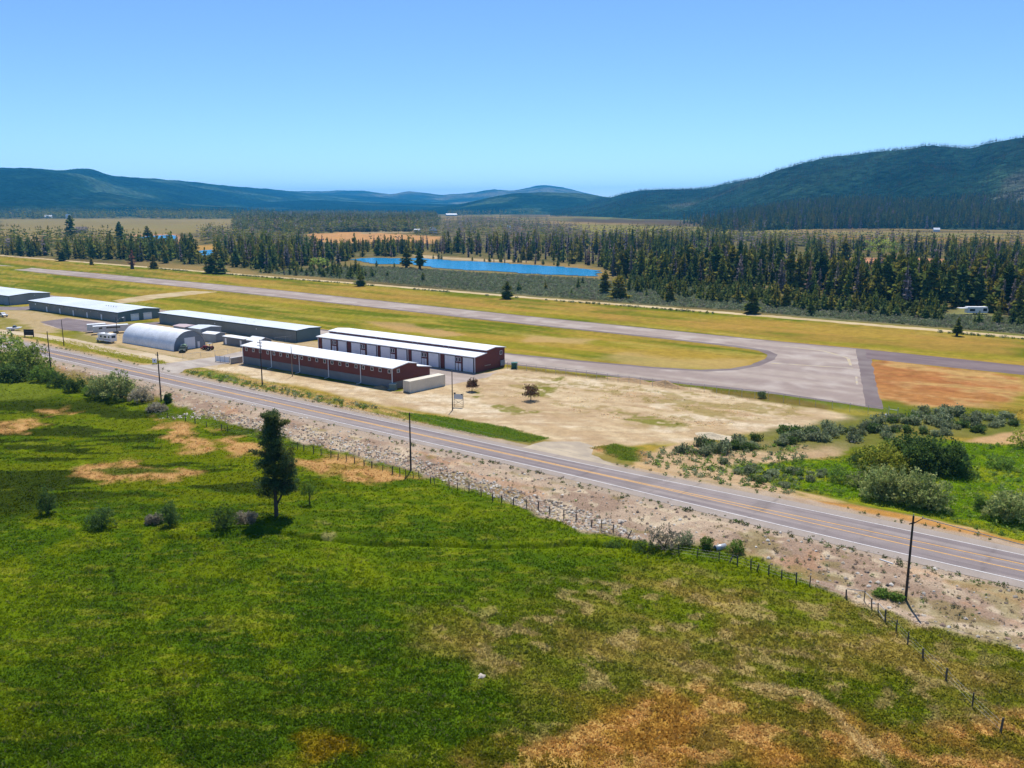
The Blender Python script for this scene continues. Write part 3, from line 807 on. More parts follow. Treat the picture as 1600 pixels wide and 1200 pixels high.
# ---- scatter of the pines
PW = [P2(q) for q in PONDS]; CW = [P2(q[0]) for q in CLEAR[:7]]
trees = []                                         # s, t, z, height, kind (0 green 1 dead 2 young)
for q, n, hm, dead, young in FOREST:
    w = P2(q)
    # half spread evenly over the ground, half where the near edge of each wood is looked at
    c = np.concatenate([sample(w, n - n // 2, rng), atv(sample(np.array(q, float), n // 2, rng))[:, :2]])
    s, t = c[:, 0], c[:, 1]; n = len(c)
    dn = fbm(s / 70, t / 70, 101, 3)
    ok = ~((dn < .42) & (rng.random(n) < .85))
    for pw in PW: ok &= sdist(pw, s, t) < -6
    for pw in CW: ok &= sdist(pw, s, t) < -2
    ok &= np.abs(t - np.interp(s, [d[0] for d in DR], [d[1] for d in DR])) > 7
    px, py = proj(s, t, 0)
    ok &= ~((px > 665) & (px < 935) & (py > 416) & (py < 446) & (rng.random(n) < .97))     # open shore before the long pond
    ok &= ~((px > 545) & (px < 668) & (py > 411) & (py < 428) & (rng.random(n) < .75))
    u = rng.random(n); k = np.where(u < dead, 1, np.where(u < dead + young, 2, 0))
    hh = np.where(k < 2, hm * (.6 + .75 * rng.random(n)) * np.where(dn > .6, 1.15, 1), 2.5 + 3.5 * rng.random(n))
    # younger stands grow before the ponds and clearings, which stay in view over their tops
    for x0, x1, yt, yb in ((1195, 1480, 409, 446), (213, 276, 374, 402), (306, 336, 396, 420), (490, 690, 374, 400), (612, 690, 410, 428)):
        lim = np.maximum((py - yt) / F * np.hypot(s, t), 2.0)
        hh = np.where((px > x0) & (px < x1) & (py > yt) & (py < yb) & (rng.random(n) < .8), np.minimum(hh, lim), hh)
    trees.append(np.column_stack([s, t, hgt(s, t), hh, k])[ok])
trees = np.concatenate(trees)

# ---- individual pines: templates of the kinds
def thing_mesh(name, tm):
    V, Fq, Cq, nt_ = tm
    me_o = link_np(name, V, Fq, M_leaf, cols=Cq); me = me_o.data; bpy.data.objects.remove(me_o)
    return me


def parts_mesh(tm):
    V, Fq, Cq, nt_ = tm
    k = nt_ * 3
    a = link_np('trunk', V[:k], Fq[:nt_], M_leaf, cols=Cq[:k]); b = link_np('crown', V[k:], Fq[nt_:] - k, M_leaf, cols=Cq[k:])
    r = (a.data, b.data); bpy.data.objects.remove(a); bpy.data.objects.remove(b)
    return r


tr = np.random.default_rng(21)
TM = {0: [conifer(1, .19 + .08 * tr.random(), tr, 14, 9, .08 + .1 * tr.random(), .45 + .35 * tr.random(), GREENS[i % 4]) for i in range(10)],
      1: [conifer(1, .12 + .04 * tr.random(), tr, 14, 7, .12 + .1 * tr.random(), .6 + .3 * tr.random(), DEADS[i % 4], dead=.75) for i in range(6)],
      2: [conifer(1, .30 + .08 * tr.random(), tr, 9, 7, .02, .75, YOUNG[i % 3]) for i in range(5)],
      3: [conifer(1, .36 + .08 * tr.random(), tr, 12, 10, .03, .55, GREENS[(i + 2) % 4]) for i in range(3)]}
MT = {k: [parts_mesh(t) for t in v] for k, v in TM.items()}
MM = {k: [thing_mesh(('pine', 'dead_pine', 'young_pine', 'bushy_pine')[k], t) for t in v] for k, v in TM.items()}
KN = {0: ('pine_tree', 'pine'), 1: ('dead_pine_tree', 'dead tree'), 2: ('young_pine_tree', 'young pine'), 3: ('bushy_pine_tree', 'pine')}


def zone(s, t):
    px, py = proj(s, t, 0)
    if px < 430: return 'in the tree belt beyond the runway left of the ponds'
    if px < 660: return 'in the woods left of the long blue pond'
    if px < 950: return 'on the far bank behind the long blue pond'
    if py > 440: return 'on the sage flat right of the long blue pond'
    return 'in the woods right of the long blue pond'


def plant(k, s, t, z, h, wid=1.0, label=None, group=None, parts=False, v=None):
    n = len(MT[k]); v = rng.integers(n) if v is None else v
    rz = rng.random() * 6.28
    if parts:
        o = empty(KN[k][0], (s, t, z), rz)
        for nm, me in zip(('trunk', 'crown'), MT[k][v]):
            c = bpy.data.objects.new(nm, me); col.objects.link(c); c.parent = o
    else:
        o = bpy.data.objects.new(KN[k][0], MM[k][v]); col.objects.link(o); o.location = (s, t, z); o.rotation_euler = (0, 0, rz)
    o.scale = (h * wid, h * wid, h)
    return tag(o, label, KN[k][1], group)


app = trees[:, 3] / np.hypot(trees[:, 0], trees[:, 1])
is_thing = np.zeros(len(trees), bool)
AD = {0: 'tall dark green pine', 1: 'bare grey brown dead pine', 2: 'small light green young pine'}
GN = {0: 'green pines', 1: 'dead grey pines', 2: 'young pines'}
for k, nmax in ((0, 285), (1, 130), (2, 220)):
    idx = np.where(trees[:, 4] == k)[0]; idx = idx[np.argsort(-app[idx])][:nmax]; is_thing[idx] = True
    for r_i, q in enumerate(idx):
        s, t, z, h, _ = trees[q]
        zn = zone(s, t)
        plant(k, s, t, z, h, .85 + .4 * rng.random(), AD[k] + ' ' + zn, GN[k] + ' ' + zn, parts=r_i < 70)
# ---- pines that stand alone
for k, px, py, hp, wp, lab in [
    (3, 792, 467, 28, 22, 'round bushy pine alone on near edge of dirt road'), (3, 563, 447, 21, 20, 'low round bushy pine by dirt road in front of young pines'),
    (0, 1495, 525, 27, 14, 'single small pine on near verge of dirt road with bare lower trunk'), (0, 635, 419, 33, 17, 'left one of two dark pines standing before left end of blue pond'),
    (0, 656, 421, 37, 18, 'right one of two dark pines standing before left end of blue pond'), (3, 966, 467, 36, 38, 'broad dark bushy pine at right end of blue pond near the sage'),
    (0, 945, 459, 36, 18, 'dark pine at right tip of blue pond beside broad bushy one'), (3, 1174, 490, 39, 28, 'large bushy pine on sage beside dirt road, between two smaller pines'),
    (3, 1228, 479, 34, 24, 'dark bushy pine on the sage behind dirt road, right of largest bushy one'), (2, 1266, 492, 30, 20, 'young pine near dirt road right of the two dark bushy pines'),
    (3, 1046, 471, 30, 22, 'bushy green pine on sage, left of a clump of young pines'), (0, 112, 377, 36, 17, 'tallest pine of the belt, rising over yellow meadow at far left'),
    (0, 190, 384, 34, 16, 'tall dark pine left of small pale pond, above the belt'), (0, 232, 384, 28, 14, 'dark pine standing against the small pale pond'),
    (3, 98, 408, 16, 16, 'low round pine on far side of dirt road near left edge'), (3, 143, 414, 10, 9, 'tiny lone pine on near side of dirt road at far left'),
    (3, 240, 420, 20, 17, 'low round pine by dirt road next to reddish dead pine'), (3, 330, 427, 28, 26, 'broad clump-like pine on near edge of dirt road'),
    (3, 345, 428, 22, 22, 'smaller clump-like pine right beside broad one by dirt road'), (3, 1545, 488, 24, 22, 'bushy pine beside white camper in right woods')]:
    s, t, z = at(px, py); d = math.hypot(s, t)
    h = hp / F * d * 1.02; n = (wp / hp) / (2 * (.40 if k == 3 else .34 if k == 2 else .195))
    plant(k, s, t, z, h, n, lab, None, True)
s, t, z = at(207, 420); o = plant(1, s, t, z, 14, 1.9, 'reddish brown dead pine in the belt beside low green pines', None, True, 2)
for c in o.children:
    if c.name.startswith('crown'):
        c.data = c.data.copy(); a = c.data.attributes['Col']; n = len(a.data); v = np.tile(np.array([.38, .17, .12, 1], np.float32), n); a.data.foreach_set('color', v)
# ---- the rest of the forest reads as one mass
rest = trees[~is_thing]
tr = np.random.default_rng(22)
LB = [conifer(1, .19 + .012 * i, tr, 9, 5, .06, .45 + .06 * i, (1, 1, 1))[:3] for i in range(6)] + [conifer(1, .14, tr, 9, 5, .12, .7, (1, 1, 1), dead=.6)[:3] for i in range(4)]
LC = [conifer(1, .25, tr, 5, 4, .02, .6, (1, 1, 1), trunk=False)[:3] for i in range(5)]


def tints(kinds, r_):
    o = np.zeros((len(kinds), 3))
    for k, pal in ((0, GREENS), (1, DEADS), (2, YOUNG)):
        ii = np.where(kinds == k)[0]
        o[ii] = np.array(pal)[r_.integers(len(pal), size=len(ii))] * (.75 + .5 * r_.random(len(ii)))[:, None]
    return o


dd = np.hypot(rest[:, 0], rest[:, 1])
for sel, tmpl, nd in ((dd < 1000, LB, 6), (dd >= 1000, LC, 5)):
    q = rest[sel]; n = len(q)
    which = np.where((q[:, 4] == 1) & (len(tmpl) > 5), nd + rng.integers(4, size=n), rng.integers(nd, size=n))
    o = tile('forest', tmpl, q[:, :3], q[:, 3], rng.random(n) * 6.28, which, tints(q[:, 4], rng), M_leaf, .85 + .5 * rng.random(n) + .7 * (q[:, 4] == 2))
    tag(o, kind='stuff')
# ---- forest on the near hillside and on the big hill
def grid_trees(V, rows, n, h0, h1, tmpl, name, dead, r_, thresh=0.0, tone=.9, fringe=False):
    a, b = V.shape[:2]
    i = r_.random(n * 2) ** .8 * (rows[1] - rows[0]) + rows[0]; j = r_.random(n * 2) * (b - 1.01)
    i0 = i.astype(int); j0 = j.astype(int); fi = (i - i0)[:, None]; fj = (j - j0)[:, None]
    p = (V[i0, j0] * (1 - fj) + V[i0, j0 + 1] * fj) * (1 - fi) + (V[i0 + 1, j0] * (1 - fj) + V[i0 + 1, j0 + 1] * fj) * fi
    keep = (fbm(p[:, 0] / 160, p[:, 1] / 160, 103, 3) > thresh) & (r_.random(len(p)) < sstep(.04, .28, j / b + .25 * (fbm(p[:, 0] / 90, p[:, 1] / 90, 104, 3) - .5)) + (0 if fringe else 1))
    p = p[keep][:n]; n = len(p)
    hh = h0 + (h1 - h0) * r_.random(n); p = p - np.array([0, 0, .8])
    k = np.where(r_.random(n) < dead, 1, 0)
    return tag(tile(name, tmpl, p, hh, r_.random(n) * 6.28, r_.integers(len(tmpl), size=n), tints(k, r_) * tone, M_leaf), kind='stuff')


LH = [conifer(1, .17, tr, 7, 5, .02, .7, (1, 1, 1), trunk=False)[:3] for i in range(5)]
LD = [conifer(1, .2, tr, 3, 3, .0, .8, (1, 1, 1), trunk=False)[:3] for i in range(4)]
grid_trees(VS, (2, 72), 17000, 21, 33, LH, 'forest', .06, np.random.default_rng(31), .24, .78, True)
grid_trees(VB, (4, 71), 26000, 9, 17, LD, 'forest', .3, np.random.default_rng(32), .30, .30)

# ---- leafy shrubs and trees: leaf clumps spread through lobes
def leafball(lobes, n, leaf, pal, r_, inner=.55, stems=None):
    """lobes: (x, y, z, rx, rz); leaves sit in the outer part of each lobe, in sprays that share a tone"""
    V = []; Fq = []; Cq = []
    wts = np.array([l[3] ** 2 for l in lobes]); wts = wts / wts.sum()
    for (x, y, z, rx, rz), w in zip(lobes, wts):
        m = max(6, int(n * w)); ns = max(4, m // 9)
        d = r_.normal(size=(ns, 3)); d /= np.linalg.norm(d, axis=1)[:, None]; d[:, 2] = np.where(d[:, 2] < -.35, -d[:, 2] * .4, d[:, 2])
        rad_ = (inner + (1.08 - inner) * r_.random(ns) ** .5)
        sp = d * rad_[:, None] * np.array([rx, rx, rz]) + np.array([x, y, z])
        tn = np.array(pal)[r_.integers(len(pal), size=ns)] * (.65 + .7 * r_.random(ns))[:, None]
        k = r_.integers(ns, size=m)
        c = sp[k] + r_.normal(size=(m, 3)) * leaf * 1.1
        c[:, 2] = np.maximum(c[:, 2], .05)
        a = r_.normal(size=(m, 3)); a /= np.linalg.norm(a, axis=1)[:, None]; b = r_.normal(size=(m, 3)); b -= a * (a * b).sum(1)[:, None]; b /= np.linalg.norm(b, axis=1)[:, None]
        sz = leaf * (.6 + .9 * r_.random(m))[:, None]
        t3 = np.stack([c + a * sz, c - a * sz * .5 + b * sz * .75, c - a * sz * .5 - b * sz * .75], 1)
        n0 = sum(len(v) for v in V)
        V.append(t3.reshape(-1, 3)); Fq.append(np.arange(m * 3).reshape(-1, 3) + n0); Cq.append(np.repeat(tn[k] * (.85 + .3 * r_.random(m))[:, None], 3, 0))
    return np.concatenate(V), np.concatenate(Fq), np.concatenate(Cq)


def lobes_for(w, h, r_, n=6, low=.0):
    L_ = [(0, 0, h * .46, w * .36, h * .5)]
    for i in range(n):
        a = 6.28 * (i + .5) / n + r_.normal() * .3; d = w * (.25 + .1 * r_.random())
        L_.append((math.cos(a) * d, math.sin(a) * d, h * .18, w * (.19 + .08 * r_.random()), h * .24))
    for i in range(n):
        a = 6.28 * i / n + r_.normal() * .4; d = w * (.2 + .14 * r_.random()); hh = h * (.28 + .36 * r_.random())
        L_.append((math.cos(a) * d, math.sin(a) * d, max(hh, h * low), w * (.17 + .1 * r_.random()), h * (.22 + .14 * r_.random())))
    return L_


PALS = {'yellow': [(0.36, 0.38, 0.05), (0.44, 0.44, 0.065), (0.28, 0.33, 0.05)], 'dark': [(0.099, 0.164, 0.04), (0.131, 0.198, 0.048), (0.076, 0.12, 0.037)], 'grey': [(0.294, 0.342, 0.11), (0.373, 0.393, 0.147), (0.227, 0.28, 0.092)], 'green': [(0.168, 0.263, 0.045), (0.21, 0.316, 0.053), (0.137, 0.21, 0.045)], 'light': [(0.3, 0.37, 0.075), (0.36, 0.42, 0.09), (0.22, 0.31, 0.065)], 'sage': [(0.251, 0.292, 0.149), (0.296, 0.325, 0.178), (0.194, 0.236, 0.119)], 'brush': [(0.36, 0.315, 0.217), (0.3, 0.262, 0.184), (0.405, 0.36, 0.255)], 'maple': [(0.166, 0.084, 0.054), (0.21, 0.105, 0.063), (0.131, 0.105, 0.051)]}


def shrub(px, py, wp, hp, pal, label, cat='bush', name='bush', group=None, n=1500, stemmed=0, seed=None, parts=True):
    s, t, z = at(px, py); d = math.hypot(s, t, H)
    w = wp / F * d; h = hp / F * d
    r_ = np.random.default_rng(int(px * 7 + py) if seed is None else seed)
    o = empty(name, (s, t, z - .05), 0, label, cat, group)
    lb = lobes_for(w, h, r_, 7)
    if stemmed:
        lb = [(x, y, h * stemmed + zz * (1 - stemmed), rx, rz * (1 - stemmed)) for x, y, zz, rx, rz in lb]
    V, Fq, Cq = leafball(lb, n, max(.09, .024 * w), PALS[pal], r_)
    link_np('foliage' if not stemmed else 'crown', V, Fq, M_leaf, o, Cq)
    b = MB()
    if stemmed:
        b.tube((0, 0, -.2), (0, 0, h * .6), .045 * h * .6, .02 * h, 7)
        for i in range(5):
            a = i * 1.3; b.tube((0, 0, h * (.3 + .05 * i)), (math.cos(a) * w * .3, math.sin(a) * w * .3, h * (.5 + .07 * i)), .014 * h, .005 * h, 5)
        b.build('trunk', M_bark, o)
    else:
        for i in range(7):
            a = i * .9 + .3; b.tube((0.05 * math.cos(a), .05 * math.sin(a), -.1), (math.cos(a) * w * .26, math.sin(a) * w * .26, h * .62), .02 * h + .01, .006, 5)
        b.build('stems', M_bark, o)
    return o


WG = 'willow bushes in the green meadow'
for a in [(1378, 737, 74, 42, 'yellow', 'rounded yellow green willow bush, brightest of the meadow clump'), (1432, 736, 78, 56, 'dark', 'tall dark green willow bush just right of yellow one'),
          (1476, 737, 70, 50, 'dark', 'dark green willow bush at right end of the dark pair'), (1340, 726, 32, 24, 'dark', 'small dark bush left of yellow green willow'),
          (1342, 762, 40, 36, 'grey', 'smallest grey green willow at left of the front row'), (1372, 778, 58, 50, 'grey', 'grey green willow bush directly before the yellow one'),
          (1412, 784, 62, 56, 'grey', 'middle grey green willow bush of the front row'), (1452, 795, 58, 52, 'grey', 'grey green willow bush at right end of the front row'),
          (1576, 812, 62, 44, 'grey', 'sprawling grey green bush alone in meadow near right edge'), (1532, 797, 18, 26, 'green', 'narrow upright green bush in meadow beside sprawling grey one'),
          (1596, 698, 34, 30, 'yellow', 'round yellow green bush beside sandy patch at right edge'), (1562, 731, 42, 18, 'green', 'low green bush in open meadow under sandy patch'),
          (1310, 752, 40, 24, 'green', 'low green bush left of the grey willows'), (1515, 745, 30, 12, 'green', 'flat green bush right of the dark willows')]:
    shrub(*a, group=None, name='willow_bush', n=5200 if a[2] > 50 else 1800)
for a in [(157, 824, 38, 34, 'dark', 'dark round shrub with clear shade below, far left in hay field'), (266, 821, 30, 42, 'dark', 'upright dark shrub beside grey brush pile in hay field'),
          (243, 817, 24, 16, 'brush', 'grey dead brush heap beside upright dark shrub'), (350, 825, 38, 38, 'dark', 'loose dark green shrub between dark shrub and lone pine'),
          (75, 803, 26, 42, 'dark', 'thin dark green shrub nearest the left edge of hay field'), (384, 814, 36, 16, 'brush', 'low tangled brush at foot of lone pine, on its left')]:
    shrub(*a, name='shrub', n=3200)
for a in [(14, 574, 60, 48, 'light', 'big light green bush at left edge below highway'), (48, 580, 56, 44, 'light', 'light green bush next to the leftmost one below highway'), (70, 596, 40, 26, 'green', 'green bush between light green ones and utility pole'),
          (28, 592, 60, 24, 'dark', 'dark green bush low in front of the light green bushes'), (92, 604, 28, 22, 'dark', 'small dark bush right beside a utility pole foot'), (119, 611, 32, 24, 'dark', 'dark round bush on field edge between two utility poles'),
          (160, 620, 46, 34, 'grey', 'grey green bush left in the hedge before highway bank'), (190, 622, 52, 44, 'grey', 'tallest grey green bush in the hedge before highway bank'), (222, 628, 34, 26, 'brush', 'pale twiggy bush ending the hedge toward pole'),
          (144, 616, 24, 16, 'green', 'small green bush starting the hedge on its left'), (262, 629, 12, 17, 'dark', 'small dark upright bush touching pole at field edge'), (245, 642, 30, 12, 'brush', 'flat pale brush beside the ditch water')]:
    shrub(*a, name='bush', n=3600)
for a in [(1036, 858, 54, 44, 'brush', 'grey leafless brush thicket beside culvert ditch'), (1008, 858, 42, 30, 'dark', 'dark green bush against grey brush thicket'), (1068, 850, 34, 22, 'sage', 'grey green bush right of brush thicket'),
          (962, 855, 34, 20, 'green', 'light low bush left of brush thicket beside stream'), (1104, 856, 20, 20, 'green', 'small green bush left of culvert mouth'), (1150, 862, 28, 20, 'green', 'green bush right of culvert mouth'),
          (1190, 622, 15, 12, 'dark', 'lone dark bush at runway corner'), (1378, 930, 24, 10, 'green', 'low green weed bush left of the near pole'), (1402, 936, 20, 10, 'green', 'low green weed bush touching the near pole')]:
    shrub(*a, name='bush', n=1400)
for a in [(1372, 404, 46, 32, 'light', 'broad light green leafy tree among right woods'), (1010, 427, 24, 26, 'green', 'leafy green tree among pines right of pond'), (1098, 397, 24, 22, 'light', 'light leafy tree amid dead pines'), (1400, 402, 22, 24, 'green', 'green leafy tree right beside broad light one'),
          (1560, 470, 34, 26, 'light', 'light green leafy tree at right edge of woods'), (500, 420, 34, 20, 'light', 'low light green leafy tree in woods left of pond')]:
    shrub(*a, cat='tree', name='leafy_tree', n=900, stemmed=.2)
for a in [(737.5, 611.5, 19, 23, 'maple', 'small reddish maple nearer the hangar on dirt lot'), (829.5, 626, 24, 28, 'maple', 'larger reddish maple alone in middle of dirt lot')]:
    shrub(*a, cat='tree', name='maple_tree', n=4200, stemmed=.22)
shrub(484, 788, 21, 36, 'green', 'thin light green sapling beside lone pine in hay field', cat='tree', name='sapling', n=1100, stemmed=.42)

# sagebrush along the bank right of the lot
SB = [([(1040, 704), (1120, 694), (1230, 676), (1330, 668), (1340, 690), (1220, 698), (1090, 712)], 46), ([(1390, 652), (1440, 642), (1520, 640), (1580, 652), (1585, 668), (1500, 682), (1400, 684), (1340, 692), (1330, 672)], 60), ([(1130, 722), (1210, 735), (1290, 740), (1265, 772), (1190, 758), (1140, 742)], 26)]
r2 = np.random.default_rng(41)
prot = []
for k in range(4):
    w = 1.0; V, Fq, Cq = leafball(lobes_for(1, .62, r2, 5), 520, .06, PALS['sage' if k < 3 else 'dark'], r2, .35)
    b = MB()
    for i in range(9): b.tube((0, 0, 0), (.42 * math.cos(i * .7), .42 * math.sin(i * .7), .12 + .4 * (i % 3) / 2), .02, .008, 3)
    tf = []
    for f_ in b.f: tf += [(f_[0], f_[q_], f_[q_ + 1]) for q_ in range(1, len(f_) - 1)]
    V = np.concatenate([V, np.array(b.v)]); Fq = np.concatenate([Fq, np.array(tf) + len(Cq)]); Cq = np.concatenate([Cq, np.tile([[.16, .13, .10]], (len(b.v), 1))])
    oo = link_np('sagebrush', V, Fq, M_leaf, cols=Cq); prot.append(oo.data); bpy.data.objects.remove(oo)
SBL = ['grey green sagebrush in the row along the edge of dirt lot', 'grey green sagebrush in the thicket beyond the willow bushes', 'grey green sagebrush on the sandy slope beside highway']
for (q, n), lab in zip(SB, SBL):
    for x, y in sample(np.array(q, float), n, r2):
        s, t, z = at(float(x), float(y)); o = bpy.data.objects.new('sagebrush', prot[r2.integers(4)]); col.objects.link(o)
        k = 1.5 + 2.0 * r2.random() if 'thicket' in lab or 'row' in lab else .9 + 1.6 * r2.random()
        o.location = (s, t, z - .08); o.scale = (k, k, k * (.8 + .5 * r2.random())); o.rotation_euler = (0, 0, r2.random() * 6)
        tag(o, lab, 'bush', lab.replace('grey green ', ''))

# ---- ground cover nobody could count
tr = np.random.default_rng(51)
BL = []
for k in range(5):
    V, Fq, Cq = leafball([(0, 0, .22, .5, .36), (.22, .1, .2, .3, .3), (-.2, -.1, .18, .3, .26)], 34, .17, [(1, 1, 1)], tr, .5); BL.append((V, Fq, Cq))
q = np.concatenate([sample(P2(SAGE), 9000, tr), atv(sample(np.array(SAGE, float), 7000, tr))[:, :2]])
q = q[np.abs(q[:, 1] - np.interp(q[:, 0], [d[0] for d in DR], [d[1] for d in DR])) > 5]
n = len(q); pos = np.column_stack([q, hgt(q[:, 0], q[:, 1])])
tn = np.array(PALS['sage'] + [(.20, .23, .12), (.29, .27, .20)])[tr.integers(5, size=n)] * (.8 + .4 * tr.random(n))[:, None]
tag(tile('sagebrush_cover', BL, pos, .7 + 1.0 * tr.random(n) ** 2, tr.random(n) * 6, tr.integers(5, size=n), tn, M_leaf), kind='stuff')
# undergrowth near the far side verge of the dirt road
q = []
for k in range(900):
    s = -620 + 760 * tr.random(); t = np.interp(s, [d[0] for d in DR], [d[1] for d in DR]) - 5.2 - 1.2 * tr.random() if fbm(s / 22, 1., 105) > .5 else None
    if t: q.append((s, t))
q = np.array(q); n = len(q); pos = np.column_stack([q, hgt(q[:, 0], q[:, 1])])
tag(tile('weeds', BL, pos, .6 + .8 * tr.random(n), tr.random(n) * 6, tr.integers(5, size=n), np.array(PALS['dark'] + PALS['sage'])[tr.integers(6, size=n)], M_leaf), kind='stuff')
# weeds: road edges, verge, bank, lot
W = []
for s in np.arange(-300, 30, .42):
    if tr.random() < .10 + .22 * (s > -120): W.append((s, float(road_c(s)) - hw(s) - .5 - 2.4 * tr.random() ** 2, .28 + .36 * tr.random(), 1))
    if tr.random() < .16 and not (-128 < s < -84): W.append((s, float(road_c(s)) + hw(s) + .5 + 1.6 * tr.random() ** 2, .25 + .35 * tr.random(), 1))
    if tr.random() < .8 and -215 < s < -140: W.append((s, float(road_c(s)) + hw(s) + 1.5 + 4.0 * tr.random(), .35 + .6 * tr.random(), 0))
for s, t, z in atv(sample(np.array(BANK, float), 1500, tr)):
    W.append((s, t, .10 + .30 * tr.random() ** 2, 2 if tr.random() < .75 else 0))
for s, t, z in atv(sample(np.array([(1000, 708), (1100, 694), (1260, 696), (1250, 776), (1100, 752), (1010, 726)], float), 420, tr)):
    W.append((s, t, .3 + .55 * tr.random(), 0))
for q in ([(1130, 728), (1250, 718), (1340, 712), (1440, 690), (1600, 694), (1600, 846), (1450, 806), (1330, 782), (1230, 762)],):
    for s, t, z in atv(sample(np.array(q, float), 900, tr)):
        W.append((s, t, .25 + .5 * tr.random() ** 2, 3))
W = np.array(W); n = len(W); pos = np.column_stack([W[:, 0], W[:, 1], hgt(W[:, 0], W[:, 1]) - .02])
pal = [PALS['sage'] + PALS['green'], PALS['dark'] + [(.12, .13, .05)], [(.34, .27, .20), (.38, .32, .2), (.24, .21, .11)], PALS['light'] + PALS['green']]
tn = np.array([pal[int(k)][tr.integers(len(pal[int(k)]))] for k in W[:, 3]]) * (.75 + .5 * tr.random(n))[:, None]
tag(tile('weeds', BL, pos, W[:, 2] * 1.25, tr.random(n) * 6, tr.integers(5, size=n), tn, M_leaf), kind='stuff')
# broken rock on the highway bank
RK = []
for k in range(4):
    v = np.array([(1, 0, 0), (-1, 0, 0), (0, 1, 0), (0, -1, 0), (0, 0, .8), (.6, .6, .3), (-.6, .5, .4), (.5, -.6, .35)]) * (.6 + .5 * tr.random((8, 1)))
    f = np.array([(4, 5, 2), (4, 2, 6), (4, 6, 1), (4, 1, 3), (4, 3, 7), (4, 7, 0), (4, 0, 5), (0, 2, 5), (2, 1, 6), (3, 0, 7)])
    RK.append((v, f, np.ones((8, 3))))
q = list(sample(P2(BANK), 3000, tr)) + list(atv(sample(np.array([(240, 655), (330, 640), (480, 668), (640, 712), (800, 762), (960, 812), (1010, 846), (900, 826), (760, 772), (640, 735), (540, 708), (440, 682), (330, 655)], float), 4200, tr))[:, :2])
q = np.array(q); n = len(q); pos = np.column_stack([q, hgt(q[:, 0], q[:, 1])])
tn = np.array([(.34, .29, .23), (.42, .37, .30), (.22, .17, .13), (.28, .20, .15), (.5, .46, .4)])[tr.integers(5, size=n)] * (.8 + .4 * tr.random(n))[:, None]
M_rock = mat('broken_rock', None, rough=.95, spec=.1)
tag(tile('rubble', RK, pos, .07 + .34 * tr.random(n) ** 3, tr.random(n) * 6, tr.integers(4, size=n), tn, M_rock), kind='stuff')
# standing grass of the hay field: tufts of leaning blades, denser where one looks closest
NT = 240000
ub = tr.random(NT); yb = 588 + (1260 - 588) * ub; xb = -420 + 2560 * tr.random(NT)
k = np.tan(P - np.arctan((600 - yb) / F)); dist = (H + 1.2) / k
u_ = (xb - 800) / F / np.cos(np.arctan((600 - yb) / F)) * np.hypot(dist, H); gs = u_ * CY - dist * SY; gt = u_ * SY + dist * CY
o_ = gt - road_c(gs); bank = mask(P2(BANK), gs, gt, .6, .5, 3)
ok = (o_ < -10) & (bank < .4); gs, gt = gs[ok], gt[ok]; n = len(gs)
EX = [(q, n_) for q, n_ in (([(620, 643), (700, 652), (790, 667), (855, 685), (830, 692), (740, 680), (650, 658)], 5001), ([(922, 700), (960, 694), (1010, 707), (1012, 722), (970, 718)], 1800), ([(20, 523), (110, 532), (200, 552), (255, 563), (262, 570), (215, 567), (100, 541), (50, 530)], 2600),
    ([(1130, 728), (1250, 718), (1340, 712), (1440, 690), (1600, 694), (1600, 846), (1450, 806), (1330, 782), (1230, 762)], 16000), ([(292, 578), (340, 577), (440, 600), (560, 628), (700, 664), (690, 670), (560, 645), (420, 612)], 2500), ([(1212, 612), (1260, 600), (1360, 622), (1440, 636), (1600, 640), (1600, 665), (1400, 648), (1290, 632)], 3500),
    ([(740, 590), (860, 590), (1060, 600), (1230, 630), (1250, 645), (1090, 672), (930, 650), (780, 622)], 3000))]
for q, n_ in EX:
    e_ = atv(sample(np.array(q, float), n_, tr)); ee = e_[fbm(e_[:, 0] / 5, e_[:, 1] / 3, 113, 3) > (0.56 if n_ == 3000 else .2)]; gs = np.concatenate([gs, ee[:, 0]]); gt = np.concatenate([gt, ee[:, 1]])
ok = (sdist(np.array(RW, float), gs, gt) < -3) & ((gt < 198) | (gs > -45)); gs, gt = gs[ok], gt[ok]; n = len(gs)
gc = ground_color(gs, gt) * np.where(gt - road_c(gs) > 0, 1.35, 1.0)[:, None]; gz = hgt(gs, gt) - .03
NB = 4
V = np.zeros((n, NB, 3, 3)); Cg = np.zeros((n, NB, 3, 3))
tall = (.10 + .22 * tr.random(n) ** 2) * (.6 + .8 * fbm(gs / 4, gt / 4, 107))
kind = tr.random(n)
for b_ in range(NB):
    a = tr.random(n) * 6.28; le = tall * (.6 + .7 * tr.random(n)); w = .06 + .10 * tr.random(n); ln = .35 + .8 * tr.random(n)
    bx = gs + tr.normal(size=n) * .16; by = gt + tr.normal(size=n) * .16
    V[:, b_, 0] = np.stack([bx - np.sin(a) * w, by + np.cos(a) * w, gz], -1); V[:, b_, 1] = np.stack([bx + np.sin(a) * w, by - np.cos(a) * w, gz], -1)
    V[:, b_, 2] = np.stack([bx + np.cos(a) * le * ln, by + np.sin(a) * le * ln, gz + le], -1)
    cc = gc * (1.22 + .75 * tr.random(n))[:, None]
    cc = np.where((kind < .06)[:, None], cc * .5 + np.array([.16, .14, .07]) * .8, cc)
    Cg[:, b_] = cc[:, None]
V = V.reshape(-1, 3)
tag(link_np('grass', V, np.arange(len(V)).reshape(-1, 3), M_grass, cols=Cg.reshape(-1, 3)), kind='stuff')

